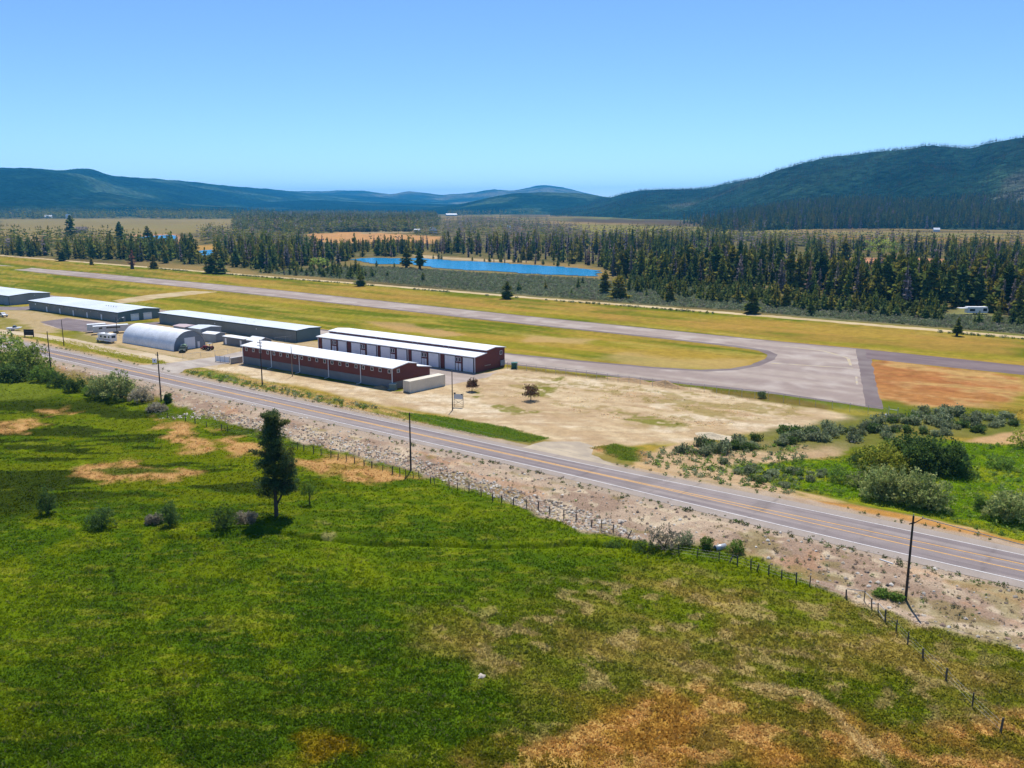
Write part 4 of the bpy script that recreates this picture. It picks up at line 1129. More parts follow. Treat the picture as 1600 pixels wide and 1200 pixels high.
# ---- the lone pine of the hay field, two leaders in one ragged crown
s, t, z = at(432, 806)
pine = empty('lone_pine_tree', (s, t, z), 0, 'tall ragged dark pine standing alone in green hay field', 'pine')
r3 = np.random.default_rng(61)
HT = 16.2
rx, ry = CY, SY                                     # picture-right in the ground plane
b = MB(); b.tube((0, 0, -.4), (0, 0, 1.2), .36, .30, 12); b.tube((0, 0, 1.2), (.05, 0, HT * .55), .30, .17, 12); b.tube((.05, 0, HT * .55), (-.25 * rx, -.25 * ry, HT * .97), .17, .03, 8)
b.tube((.05, 0, 1.6), (1.3 * rx, 1.3 * ry, HT * .24), .17, .13, 8); b.tube((1.3 * rx, 1.3 * ry, HT * .24), (1.75 * rx, 1.75 * ry, HT * .45), .13, .09, 8); b.tube((1.75 * rx, 1.75 * ry, HT * .45), (2.3 * rx, 2.3 * ry, HT * .66), .09, .03, 6)
b.build('trunk', M_bark, pine)
lb = MB(); puffs = []
for k in range(190):
    zz = HT * (.17 + .80 * r3.random()); u = (zz / HT - .17) / .8
    a = r3.random() * 6.28
    wmax = 2.7 * (1 - .45 * u) if u < .3 else 2.3 if u < .45 else 1.55 - .35 * (u - .45) if u < .85 else .95
    le = wmax * (.35 + .7 * r3.random())
    e = np.array([math.cos(a) * le, math.sin(a) * le, zz + le * (.25 + .3 * r3.random())])
    lb.tube((0, 0, zz - .2), e, .035, .012, 4); puffs.append((e, .40 + .26 * r3.random()))
    if r3.random() < .7: puffs.append((e * np.array([.6, .6, 1]) - np.array([0, 0, .1]), .38))
for k in range(80):                                  # the right-hand, lower leader
    zz = HT * (.20 + .44 * r3.random()); u = zz / HT
    a = r3.random() * 6.28; le = (1.75 if u < .5 else 1.75 - 5.2 * (u - .5)) * (.3 + .75 * r3.random())
    c0 = np.array([(1.6 + .6 * (u - .2)) * rx, (1.6 + .6 * (u - .2)) * ry, zz]); e = c0 + np.array([math.cos(a) * le, math.sin(a) * le, le * .4])
    lb.tube(c0, e, .03, .01, 4); puffs.append((e, .36 + .25 * r3.random()))
for (q, zf, zu) in ((-3.3, .60, .5), (-2.7, .58, .4), (-2.0, .74, .4), (2.5, .86, .7), (2.2, .88, .5), (-1.3, .95, .3)):   # stray limbs
    e = np.array([q * rx, q * ry, HT * zf + zu]); lb.tube((0, 0, HT * zf - .3), e, .05, .015, 5)
    for w in (.55, .8, 1.0): puffs.append((np.array([e[0] * w, e[1] * w, HT * zf - .3 + (zu + .3) * w]), .33))
lb.build('limbs', M_bark, pine)
V = []; Cq = []
for e, rad_ in puffs:
    m = 66; tone = np.array([(.105, .140, .045), (.14, .155, .048), (.08, .12, .05)][r3.integers(3)]) * (.55 + .8 * r3.random())
    d = r3.normal(size=(m, 3)); d /= np.linalg.norm(d, axis=1)[:, None]; c = e + d * rad_ * (r3.random((m, 1)) ** .4) * np.array([1.15, 1.15, .8])
    a = d + r3.normal(size=(m, 3)) * .5 + np.array([0, 0, .3]); a /= np.linalg.norm(a, axis=1)[:, None]; bb = np.cross(a, r3.normal(size=(m, 3))); bb /= np.linalg.norm(bb, axis=1)[:, None]
    le = .30 * (.6 + .8 * r3.random((m, 1)))
    V.append(np.stack([c + a * le, c + bb * .07, c - bb * .07], 1).reshape(-1, 3)); Cq.append(np.repeat(tone[None] * (.75 + .5 * r3.random((m, 1))), 3, 0))
V = np.concatenate(V); link_np('crown', V, np.arange(len(V)).reshape(-1, 3), M_leaf, pine, np.concatenate(Cq))

# ================================================================== BUILDINGS
M_red = mat('dark_red_metal_siding', (.140, .024, .018), rough=.55, spec=.4, grains=[(.25, .10, 3), (2.0, .06, 3)], wave=('X', 3.3, .03))
M_redy = mat('dark_red_metal_gable', (.140, .024, .018), rough=.55, spec=.4, grains=[(.25, .10, 3), (2.0, .06, 3)], wave=('Y', 3.3, .03))
M_wain = mat('grey_metal_wainscot', (.17, .18, .19), rough=.6, grains=[(.4, .12, 3)], wave=('X', 3.3, .03))
M_wroof = mat('white_metal_roof', (.80, .81, .82), rough=.45, spec=.4, grains=[(.3, .05, 4)], wave=('X', 1.6, .05))
M_groof = mat('pale_grey_metal_roof', (.60, .64, .67), rough=.45, spec=.4, grains=[(.08, .10, 4), (.8, .05, 3)], wave=('X', 1.6, .05))
M_white = mat('white_painted_metal', (.78, .78, .78), rough=.5, spec=.4, grains=[(.8, .05, 3)])
M_door = mat('white_sectional_door', (.80, .81, .82), rough=.5, spec=.4, grains=[(.5, .05, 3)], wave=('Z', 1.7, .03))
M_green = mat('grey_green_metal_siding', (.195, .21, .19), rough=.6, spec=.3, grains=[(.12, .14, 4), (1.5, .07, 3)], wave=('X', 3.3, .03))
M_greeny = mat('grey_green_metal_gable', (.120, .175, .180), rough=.6, spec=.3, grains=[(.12, .14, 4)], wave=('Y', 3.3, .03))
M_lgrey = mat('grey_metal_siding', (.27, .29, .30), rough=.6, spec=.3, grains=[(.2, .12, 4)], wave=('Y', 3.3, .03))
M_trimg = mat('dark_green_trim', (.03, .06, .065), rough=.6)
M_glass = mat('dark_window_glass', (.02, .03, .04), rough=.08, spec=.6)
M_galv = mat('galvanised_arch_metal', (.76, .78, .80), rough=.55, metal=0, spec=.5, grains=[(.35, .12, 4), (2.5, .08, 3)], wave=('X', 1.3, .10))
M_gend = mat('grey_painted_end_wall', (.22, .25, .28), rough=.7, grains=[(.4, .12, 4)], wave=('Y', 2.5, .03))
M_cont = mat('beige_container_steel', (.70, .63, .49), rough=.6, spec=.3, grains=[(.3, .08, 4), (3, .05, 3)], wave=('Y', 3.6, .09))
M_contx = mat('beige_container_end', (.70, .63, .49), rough=.6, spec=.3, grains=[(.3, .08, 4)])
M_conc = mat('concrete', (.34, .33, .31), rough=.9, grains=[(1.0, .12, 4)])
M_black = mat('black_rubber', (.02, .02, .02), rough=.8)
M_dark = mat('dark_grey_metal', (.05, .055, .06), rough=.6)
M_chrome = mat('dull_steel', (.38, .39, .40), rough=.4, metal=.6)


def slab(mb, axis, a0, a1, p, q, th=.14):
    """roof sheet between two profile points"""
    (u0, z0), (u1, z1) = p, q
    mb.prism([(u0, z0), (u1, z1), (u1, z1 + th), (u0, z0 + th)], axis, a0, a1)


def window(parent, x, z, y, w=.8, h=.8, face='x', sgn=-1, bars=True):
    """framed window on a wall facing -y (face x) or +x (face y); frame, glass"""
    f = MB(); t = .09; g = MB()
    def bx(mb, a0, a1, z0, z1, d0, d1):
        if face == 'x':
            mb.box(a0, a1, min(y + sgn * d0, y + sgn * d1), max(y + sgn * d0, y + sgn * d1), z0, z1)
        else:
            mb.box(min(y + sgn * d0, y + sgn * d1), max(y + sgn * d0, y + sgn * d1), a0, a1, z0, z1)
    bx(f, x - w / 2, x + w / 2, z - h / 2, z - h / 2 + t, .002, .07); bx(f, x - w / 2, x + w / 2, z + h / 2 - t, z + h / 2, .002, .07)
    bx(f, x - w / 2, x - w / 2 + t, z - h / 2 + t, z + h / 2 - t, .002, .07); bx(f, x + w / 2 - t, x + w / 2, z - h / 2 + t, z + h / 2 - t, .002, .07)
    bx(g, x - w / 2 + t, x + w / 2 - t, z - h / 2 + t, z + h / 2 - t, .004, .03)
    o = f.build('window', M_white, parent); g.build('pane', M_glass, o)
    return o


# ---- red storage building along the highway: gable with a lean-to behind
SX0, SX1 = -213.4, -153.1
st_ = empty('storage_building', (SX0, 154.0, 0), 0, 'long dark red storage building with grey wainscot and white roof, along the highway', 'building')
Ln = SX1 - SX0
b = MB(); b.prism([(0, 0), (8.7, 0), (8.7, 5.3), (5.2, 5.92), (0, 5.22)], 'x', 0, Ln); b.build('wall', M_red, st_)
b = MB(); b.prism([(8.71, 0), (13.6, 0), (13.6, 3.72), (8.71, 4.5)], 'x', .02, Ln - .02); b.build('lean_to_wall', M_redy, st_)
b = MB(); b.box(-.03, Ln + .03, -.05, -.004, 0, 2.15); b.box(Ln + .004, Ln + .04, -.05, 13.6, 0, 1.7); b.build('wainscot', M_wain, st_)
b = MB(); slab(b, 'x', -.35, Ln + .35, (-.35, 5.19), (5.2, 5.94)); slab(b, 'x', -.35, Ln + .35, (5.2, 5.94), (9.0, 5.27)); rf = b.build('roof', M_wroof, st_)
b = MB(); slab(b, 'x', -.3, Ln + .35, (8.72, 4.52), (13.95, 3.68)); b.build('lean_to_roof', M_wroof, st_)
b = MB(); b.box(-.35, Ln + .35, -.50, -.36, 5.12, 5.30); b.build('gutter', M_white, st_)
b = MB()
for y, z in ((0, 0), (5.2, 0)): pass
for p, q in (((-.35, 5.15), (5.2, 5.90)), ((5.2, 5.90), (9.0, 5.23))): slab(b, 'x', Ln + .355, Ln + .40, p, q, .2)
slab(b, 'x', Ln + .355, Ln + .40, (8.72, 4.48), (13.95, 3.64), .2); b.build('rake_trim', M_white, st_)
for x in (.2, 13.0, 25.0, 36.7, 48.9, Ln - .15):
    b = MB(); b.box(x - .09, x + .09, -.20, -.06, .35, 5.1); b.path([(x, -.14, .35), (x - .2, -.7, .12), (x - .5, -1.3, .08)], .07, 6); b.build('downspout', M_white, st_)
for s in (-211.6, -208.4, -205.3, -201.9, -199.2, -196.3, -193.4, -190.2, -187.4, -184.3, -181.3, -178.2, -175.3, -172.3, -169.5, -166.2, -163.5, -160.4, -157.5, -154.3):
    window(st_, s - SX0, 4.35, 0, .95, .95)
window(st_, 1.9, 4.35, Ln, .95, .95, 'y', 1)

# ---- red hangar building behind: tall doors under a lean-to, clerestory and upper gable
HX0, HX1 = -214.2, -150.2
hg = empty('hangar_building', (HX0, 182.8, 0), 0, 'dark red hangar building with ten white doors and two-level white roof', 'building')
Ln = HX1 - HX0
b = MB(); b.prism([(0, 0), (4.72, 0), (4.72, 4.9), (0, 4.42)], 'x', 0, Ln); b.build('wall', M_red, hg)
b = MB(); b.prism([(4.72, 0), (13.1, 0), (13.1, 5.5), (8.5, 6.05), (4.73, 5.6)], 'x', .03, Ln - .03); b.build('clerestory_wall', M_redy, hg)
b = MB(); slab(b, 'x', -.3, Ln + .3, (-.45, 4.37), (4.71, 4.93)); b.build('lean_to_roof', M_wroof, hg)
b = MB(); slab(b, 'x', -.3, Ln + .3, (4.45, 5.60), (8.5, 6.07)); slab(b, 'x', -.3, Ln + .3, (8.5, 6.07), (13.4, 5.47)); b.build('roof', M_wroof, hg)
b = MB(); b.box(-.3, Ln + .3, -.62, -.46, 4.28, 4.47); b.build('gutter', M_white, hg)
b = MB(); slab(b, 'x', Ln + .305, Ln + .35, (-.45, 4.33), (4.71, 4.89), .2); slab(b, 'x', Ln + .305, Ln + .35, (4.45, 5.56), (8.5, 6.03), .2); slab(b, 'x', Ln + .305, Ln + .35, (8.5, 6.03), (13.4, 5.43), .2); b.build('rake_trim', M_white, hg)
for a, w in ((-212.4, 3.9), (-205.1, 3.9), (-199.2, 3.9), (-192.4, 3.9), (-186.6, 3.9), (-179.9, 3.8), (-174.0, 3.7), (-167.5, 3.8), (-161.4, 3.75), (-154.8, 3.7)):
    x = a - HX0 + .15
    d = MB(); d.box(x, x + w, -.05, -.01, .02, 3.95); do = d.build('hangar_door', M_door, hg)
    f = MB(); f.box(x - .14, x, -.08, -.01, 0, 4.09); f.box(x + w, x + w + .14, -.08, -.01, 0, 4.09); f.box(x, x + w, -.08, -.01, 3.95, 4.09); f.build('frame', M_trimg, do)
for a in (-207.3, -206.3, -194.5, -193.6, -182.0, -181.1, -169.6, -168.6, -156.85, -155.75):
    x = a - HX0
    d = MB(); d.box(x - .42, x + .42, -.06, -.01, .04, 2.1); do = d.build('door', M_white, hg)
    h = MB(); h.box(x + .28, x + .33, -.10, -.06, 1.0, 1.06); h.build('handle', M_dark, do)
    window(hg, x, 3.15, 0, .8, 1.2)
for x in (0.15, 13.0, 26.4, 38.9, 51.2, Ln - .15):
    d = MB(); d.box(x - .08, x + .08, -.18, -.02, 0.05, 4.3); d.build('downspout', M_white, hg)
window(hg, 11.3, 4.2, Ln, 1.1, 1.1, 'y', 1)
d = MB()
for k in range(2): d.box(Ln + .01, Ln + .30, 11.0 + k * .95, 11.85 + k * .95, .5, 2.0)
d.build('meter_box', M_lgrey, hg)
d = MB()
for k in range(5): d.box(Ln + .01, Ln + .12, 4.0 + k * .55, 4.22 + k * .55, 1.35, 1.62)
d.build('outlet_row', M_chrome, hg)
for a in (4.6, 22, 24, 37, 39, 49, 51): 
    d = MB(); d.tube((a, 3.9, 4.8), (a, 3.9, 5.75), .06, .06, 6); d.build('vent_pipe', M_chrome, hg)


# ---- grey-green hangars
def metal_shed(name, label, x0, x1, y0, y1, eave, rise, ridge=.5, wall=None, end=None, roof=None, over=.3):
    r = empty(name, (x0, y0, 0), 0, label, 'building')
    Lx, Ly = x1 - x0, y1 - y0; yr = Ly * ridge
    b = MB(); b.prism([(0, 0), (Ly, 0), (Ly, eave), (yr, eave + rise), (0, eave)], 'x', 0, Lx - .04); b.build('wall', wall or M_green, r)
    b = MB(); b.prism([(.01, 0), (Ly - .01, 0), (Ly - .01, eave - .02), (yr, eave + rise - .02), (.01, eave - .02)], 'x', Lx - .04, Lx); b.build('gable_wall', end or M_greeny, r)
    b = MB(); k = rise / max(yr, .1); k2 = rise / max(Ly - yr, .1)
    slab(b, 'x', -over, Lx + over, (-over, eave - over * k + .02), (yr, eave + rise + .02)); slab(b, 'x', -over, Lx + over, (yr, eave + rise + .02), (Ly + over, eave - over * k2 + .02)); b.build('roof', roof or M_groof, r)
    b = MB(); b.box(-over, Lx + over, -over - .12, -over - .005, eave - .22, eave + .10)
    slab(b, 'x', Lx + over + .005, Lx + over + .05, (-over, eave - over * k - .12), (yr, eave + rise - .12), .22); slab(b, 'x', Lx + over + .005, Lx + over + .05, (yr, eave + rise - .12), (Ly + over, eave - over * k2 - .12), .22)
    b.build('trim', M_trimg, r)
    return r


gl = metal_shed('long_green_hangar', 'long plain grey green metal hangar with pale roof, behind the arched hut', -314.0, -232.5, 189.4, 199.6, 3.95, .30)
b = MB(); b.box(81.3, 81.56, -.06, -.005, 0, 3.9); b.build('corner_trim', M_trimg, gl)
for x, z in ((6, 3.6), (36, 2.6), (60, 2.6)):
    b = MB(); b.box(x, x + .3, -.2, -.01, z, z + .35); b.build('wall_light', M_white, gl)
for x in (22, 36, 50, 55):
    b = MB(); b.tube((x, 3, 4.0), (x, 3, 4.6), .08, .08, 6); b.build('vent_pipe', M_chrome, gl)
gw = metal_shed('wide_green_hangar', 'wide grey green hangar with low pale roof, white doors and dark paved apron', -402.4, -329.2, 181.2, 199.0, 3.7, .75, .62)
for s in (-386.5, -375.2, -364.0, -352.9, -341.8):
    b = MB(); b.box(s + 402.4 - .45, s + 402.4 + .45, -.06, -.005, .05, 2.15); do = b.build('door', M_white, gw); h = MB(); h.box(s + 402.4 + .3, s + 402.4 + .36, -.1, -.06, 1, 1.06); h.build('handle', M_dark, do)
for k in range(8):
    x = 18 + 5.8 * k; b = MB(); b.box(x - .2, x + .2, -.25, -.01, 2.6, 2.95); b.build('wall_light', mat('tan_lamp', (.55, .42, .33), rough=.5) if k == 0 else bpy.data.materials['tan_lamp'], gw)
b = MB(); b.box(5.6, 6.5, -.05, -.005, 2.3, 3.0); b.build('wall_sign', M_white, gw)
b = MB(); b.box(-.3, 26, 4, 4.02, 0, .01)
for k, (y0, y1) in enumerate(((5.2, 8.6), (10.6, 14.2))):
    b = MB(); b.box(73.205, 73.26, y0, y1, .02, 2.7); do = b.build('garage_door', M_door, gw)
    f = MB()
    for z in (2.2, 2.55): f.box(73.262, 73.285, y0 + .1, y1 - .1, z - .03, z + .03)
    f.build('door_trim', M_lgrey, do)
b = MB(); b.box(73.205, 73.26, 2.0, 2.9, .05, 2.1); b.build('side_door', M_lgrey, gw)
b = MB()
for k in range(5): b.tube((52 + k * 1.9, 7, 4.1), (52 + k * 1.9, 7, 4.75), .14, .14, 7)
b.build('roof_vents', M_lgrey, gw)
gf = metal_shed('grey_hangar', 'light grey metal hangar cut off by the left edge, beyond the paved apron', -520, -425.0, 183.0, 201.4, 4.2, .7, .5, M_lgrey, M_lgrey)
b = MB(); b.box(94.4, 94.7, -.06, -.005, 0, 4.1); b.build('corner_trim', M_trimg, gf)
b = MB(); b.box(95.005, 95.2, 11, 11.4, 3.6, 3.9); b.build('wall_light', M_white, gf)

# ---- arched metal hut
QX0, QX1, QY, QR = -278.8, -248.8, 159.9, 5.75
q = empty('arched_metal_hut', (QX0, QY, 0), 0, 'galvanised arched metal hut with large white door in grey end wall', 'building')
prof = [(-QR * math.cos(math.pi * k / 40) * (1.0), QR * 1.02 * math.sin(math.pi * k / 40) ** .92) for k in range(41)]
Lq = QX1 - QX0
b = MB(); n = len(prof)
xs = np.linspace(0, Lq, 26)
pts = [(x, u, z) for x in xs for u, z in prof]; fs = [(i * n + k, i * n + k + 1, (i + 1) * n + k + 1, (i + 1) * n + k) for i in range(len(xs) - 1) for k in range(n - 1)]
b.add(pts, fs); b.build('arched_shell', M_galv, q, smooth=True)
b = MB(); b.prism([(u * .985, z * .985) for u, z in prof], 'x', Lq - .35, Lq - .25); b.build('end_wall', M_gend, q); b = MB(); b.prism([(u * .985, z * .985) for u, z in prof], 'x', .25, .35); b.build('end_wall', M_gend, q)
b = MB(); b.box(Lq - .25, Lq - .18, -1.7, 2.05, .03, 3.7); b.build('big_door', M_door, q)
b = MB(); b.box(Lq - .245, Lq - .17, -QR * .8, QR * .8, 3.78, 3.98); b.build('door_track', M_lgrey, q)
b = MB(); b.box(Lq - .25, Lq - .19, 2.9, 3.75, .05, 2.05); b.build('side_door', M_white, q)
b = MB(); b.box(Lq - .25, Lq - .19, -3.1, -2.5, 1.2, 1.9); b.build('window', M_white, q)

# ---- small sheds
def small_shed(name, label, px, py, w, d, eave, rise, wall, roof, rz=0, cat='shed', doors=()):
    s, t, z = at(px, py); r = empty(name, (s, t, 0), rz, label, cat)
    b = MB(); b.prism([(0, 0), (d, 0), (d, eave), (d / 2, eave + rise), (0, eave)], 'x', 0, w); b.build('wall', wall, r)
    b = MB(); slab(b, 'x', -.2, w + .2, (-.25, eave + .01 - .25 * rise / d * 2), (d / 2, eave + rise + .01), .1); slab(b, 'x', -.2, w + .2, (d / 2, eave + rise + .01), (d + .25, eave + .01 - .25 * rise / d * 2), .1); b.build('roof', roof, r)
    for x in doors:
        b = MB(); b.box(x, x + .9, -.05, -.005, .05, 2.05); b.build('door', M_white, r)
    return r


small_shed('storage_shed', 'grey shed with two white doors and flat white roof between hangars', 349, 537.5, 11.5, 3.2, 2.6, .15, M_wain, M_wroof, doors=(1.0, 9.0))
small_shed('garden_shed', 'small grey shed with white roof beside the arched hut', 317.5, 533, 6.0, 4.2, 2.7, .4, M_gend, M_wroof, R(8))
small_shed('carport_shed', 'shed with pale blue metal roof hidden behind the arched hut', 296, 528, 7.0, 8.0, 3.6, .5, M_gend, M_groof)
small_shed('gable_shed', 'little shed with white gable roof tucked behind red storage building', 386, 545, 6.0, 5.0, 2.9, .9, M_wain, M_wroof)
small_shed('tin_shed', 'low shed with pinkish metal roof behind the arched hut crest', 272, 524, 7, 5, 3.4, .3, M_gend, mat('faded_pink_metal_roof', (.5, .38, .36), rough=.5))

# ---- shipping container
A0 = np.array(at(640.8, 614.4)[:2]); A1 = np.array(at(692.3, 603.2)[:2]); dv = A1 - A0
ct = empty('shipping_container', (*A0, 0), math.atan2(dv[1], dv[0]), 'beige shipping container parked against end of red storage building', 'container')
Lc = 12.19; wc = 2.44; hc = 2.9
b = MB(); b.box(.06, Lc - .06, .04, wc - .04, .14, hc - .02); b.build('shell', M_cont, ct)
b = MB()
for y in (0, wc - .12):
    b.box(0, Lc, y, y + .12, 0, .16); b.box(0, Lc, y, y + .12, hc - .10, hc)
for x in (0, Lc - .16):
    for y in (0, wc - .16): b.box(x, x + .16, y, y + .16, .16, hc - .10)
b.build('frame', M_contx, ct)
for k in (0, 1):
    b = MB(); b.box(.0, .055, .17 + k * 1.06, 1.21 + k * 1.06, .18, hc - .12); d = b.build('door', M_contx, ct)
    h = MB()
    for q_ in (.3, .75): h.tube((-.03, .17 + k * 1.06 + q_, .2), (-.03, .17 + k * 1.06 + q_, hc - .15), .025, .025, 6)
    h.build('lock_bar', M_chrome, d)

# ---- houses and barns scattered over the valley
M_hw = mat('white_house_wall', (.7, .69, .66), rough=.8); M_ht = mat('tan_house_wall', (.42, .34, .27), rough=.8); M_hr = mat('barn_red_wall', (.30, .08, .06), rough=.8)
M_r1 = mat('white_house_roof', (.78, .80, .82), rough=.5); M_r2 = mat('brown_house_roof', (.22, .17, .14), rough=.8); M_r3 = mat('blue_grey_house_roof', (.35, .45, .52), rough=.6)
for px, py, wp, hp, wm, rm, lab in [(20, 385, 16, 10, M_ht, M_r2, 'tan house among pines at far left above dirt road'), (76, 341, 9, 4, M_hw, M_r1, 'white barn at edge of far yellow meadow'), (107, 342, 6, 6, M_hw, M_r3, 'blue roofed shed right of white barn in far meadow'),
    (128, 364, 14, 8, M_ht, M_r2, 'brown roofed house behind the tallest pine of the belt'), (24, 332, 14, 4, M_hw, M_r1, 'long white roofed house in far left treeline'), (126, 331, 8, 3, M_hw, M_r1, 'white roofed house at right of far left treeline'),
    (463, 357, 7, 5, M_hw, M_r1, 'white house left of its twin in the rear woods'), (473, 357, 7, 5, M_hw, M_r1, 'white house right of its twin in the rear woods'), (437, 360, 6, 4, M_hw, M_r3, 'small pale roof left in the rear woods'),
    (498, 355, 8, 5, M_ht, M_r1, 'tan house with white roof in the rear woods'), (677, 364, 10, 8, M_hw, M_r3, 'tall white house at right end of orange clearing'), (705, 337, 16, 3, M_hw, M_r1, 'very long pale shed in far brown meadow'),
    (922, 334, 18, 4, M_hr, M_r1, 'red barn with long white roof beyond brown meadow'), (945, 330, 7, 3, M_hw, M_r1, 'white house on far meadow below the middle hill'), (984, 330, 6, 3, M_hw, M_r1, 'white house right of far meadow trees'),
    (572, 341, 6, 4, M_hw, M_r1, 'tiny white house deep in rear woods'), (1463, 362, 8, 5, M_hw, M_r1, 'white cabin at foot of the forested slope'), (795, 358, 6, 5, M_hw, M_r3, 'pale house in dead woods behind long pond'), (1468, 420, 12, 8, M_hw, M_r3, 'blue grey roofed house in orange clearing on right'),
    (652, 362, 9, 4, M_ht, M_r1, 'low tan house on orange clearing'), (1362, 352, 14, 3, M_hw, M_r1, 'long low white building below forested slope')]:
    s, t, z = at(px, py); d = math.hypot(s, t); w = wp / F * d; h = hp / F * d; dp = w * .6
    r = empty('house', (s, t, z), YAW + .3 * math.sin(px), lab, 'house')
    b = MB(); b.prism([(-dp / 2, -.5), (dp / 2, -.5), (dp / 2, h * .55), (0, h), (-dp / 2, h * .55)], 'x', -w / 2, w / 2); b.build('wall', wm, r)
    b = MB(); slab(b, 'x', -w * .53, w * .53, (-dp * .56, h * .52), (0, h * 1.02), h * .06); slab(b, 'x', -w * .53, w * .53, (0, h * 1.02), (dp * .56, h * .52), h * .06); b.build('roof', rm, r)

# ================================================================== STREET FURNITURE, FENCES, VEHICLES
M_pole = mat('dark_pole_wood', (.060, .042, .032), rough=.9, grains=[(1.5, .3, 4)])
M_pale = mat('weathered_pole_wood', (.26, .20, .15), rough=.9, grains=[(1.5, .3, 4)])
M_post = mat('grey_post_wood', (.10, .085, .07), rough=.95, grains=[(3, .35, 4)])
M_rail = mat('bleached_rail_wood', (.42, .38, .33), rough=.9, grains=[(2, .25, 4)])
M_wire = mat('line_wire', (.35, .37, .38), rough=.5, metal=.3)
M_steel = mat('galvanised_steel', (.42, .44, .45), rough=.5, metal=.4)
M_ins = mat('porcelain', (.35, .36, .36), rough=.3)
RXV = np.array([CY, SY, 0])                          # a horizontal line across the highway view

TOPS = []
for px, py, pt, m_, cross, lab in [(1415, 937, 806, M_pole, 2, 'tall dark utility pole with short side arm, nearest the camera on right bank'), (642, 735, 645, M_pole, 0, 'dark plain utility pole standing at field fence, middle of picture'),
        (252, 627, 550, M_pole, 1, 'dark utility pole with small crossarm beside hedge end'), (80, 580, 518, M_pole, 0, 'dark plain utility pole rising from bushes at far left'),
        (410, 602, 531, M_pole, 3, 'utility pole with crossarms standing before red storage building'), (100, 541, 500, M_pole, 0, 'thin dark utility pole on grass strip near black billboard'),
        (457, 588, 541, M_pale, 0, 'pale bare wooden pole close to red storage building wall'), (707, 641, 580, M_pole, 0, 'slender wooden pole beside the white signboard')]:
    s, t, z = at(px, py); d = math.hypot(s, t, H)
    lo, hi = 2.0, 20.0
    for _ in range(40):
        mm = (lo + hi) / 2
        if proj(s, t, z + mm)[1] > pt: lo = mm
        else: hi = mm
    hh = lo
    o = empty('utility_pole', (s, t, z), 0, lab, 'pole')
    b = MB(); thin = .8 if m_ is M_pale or px in (707, 100) else 1.0
    b.tube((0, 0, -.4), (0, 0, hh), .17 * thin, .11 * thin, 10); b.build('pole', m_, o)
    if cross == 2:
        b = MB(); v = np.array([.75, .66, 0])
        b.tube((-.1, -.1, hh - 1.05), (1.15 * v[0], 1.15 * v[1], hh - .35), .06, .05, 6); b.tube(-v * .45 + np.array([0, 0, hh - 1.0]), v * .2 + np.array([0, 0, hh - .8]), .07, .07, 6); b.build('side_arm', m_, o)
        b = MB(); b.tube((1.15 * v[0], 1.15 * v[1], hh - .35), (1.15 * v[0], 1.15 * v[1], hh - .1), .05, .06, 6); b.tube((0, 0, hh), (0, 0, hh + .25), .04, .05, 6); b.build('insulator', M_ins, o)
    elif cross:
        for k in range(1 if cross == 1 else 2):
            b = MB(); b.box(-.9 if cross == 3 else -.6, .9 if cross == 3 else .6, -.2, -.1, hh - .8 - k * .8, hh - .66 - k * .8); a = b.build('crossarm', m_, o)
            b = MB()
            for x in (-.75, .75) if cross == 3 else (-.5, .5): b.tube((x, -.15, hh - .66 - k * .8), (x, -.15, hh - .45 - k * .8), .04, .05, 6)
            b.build('insulator', M_ins, a)
    else:
        b = MB(); b.tube((0, 0, hh), (0, 0, hh + .2), .03, .05, 6); b.build('insulator', M_ins, o)
    TOPS.append((s, t, z + hh))
# wires between the poles on the near bank, on to the next poles out of the picture on both sides
line = [TOPS[3], TOPS[2], TOPS[1], TOPS[0]]
ends = [(-312, 116.5, 9.0)] + line + [(62, 101.5, 8.4)]
for k in range(len(ends) - 1):
    a, c = np.array(ends[k]), np.array(ends[k + 1])
    if k == 4: a = a + np.array([.85, .75, -.3])
    b = MB(); pts = [a * (1 - u) + c * u - np.array([0, 0, 1.1 * 4 * u * (1 - u)]) for u in np.linspace(0, 1, 19)]
    b.path(pts, .05 if k == 4 else .009, 5)
    tag(b.build('power_line', M_wire), ['thin wire running out left from the bush-hidden pole', 'thin wire between far left pole and hedge pole', 'thin wire between hedge pole and middle pole', 'thin wire between middle pole and nearest pole', 'thick pale cable sagging from nearest pole over meadow to right edge'][k], 'wire')
# street lamp by the arched hut
s, t, z = at(183.2, 522); o = empty('street_lamp', (s, t, z), 0, 'street lamp on wooden pole with curved arm by the white trailers', 'lamp')
b = MB(); b.tube((0, 0, -.3), (0, 0, 6.0), .12, .09, 8); b.build('pole', M_pole, o)
b = MB(); b.path([(0, 0, 4.3), (.6, .45, 5.2), (1.2, .9, 5.75), (1.9, 1.45, 5.95)], .05, 6); b.build('arm', M_steel, o)
b = MB(); b.box(1.7, 2.5, 1.25, 1.75, 5.82, 6.0); b.build('lamp_head', M_white, o, bevel=.05)

# ---- field fence: wooden posts and wire, two braced corners with pale rails
FP = [(232, 645), (262, 653), (290, 658), (305, 662), (323, 667), (346, 672), (356, 675), (430, 693), (465, 702), (475, 704), (490, 709), (502, 711), (517, 715), (528, 718), (541, 721), (554, 724), (569, 728), (581, 731), (598, 735), (613, 741), (625, 743), (634, 745), (646, 747), (655, 748), (673, 755), (679, 757), (702, 763), (715, 765), (733, 768), (752, 775), (770, 783), (784, 785), (802, 789), (823, 794), (841, 797), (859, 804), (881, 811), (900, 814), (924, 822), (940, 825), (958, 831), (981, 841), (1061, 867), (1089, 871), (1123, 876), (1140, 879), (1152, 883), (1173, 890), (1183, 892), (1201, 898), (1221, 904), (1244, 911), (1265, 917), (1322, 935), (1350, 939), (1362, 951), (1372, 960), (1383, 972), (1400, 987), (1418, 1007), (1442, 1029), (1478, 1063), (1519, 1105), (1563, 1146)]
P3 = atv(FP); c0 = P3[0]
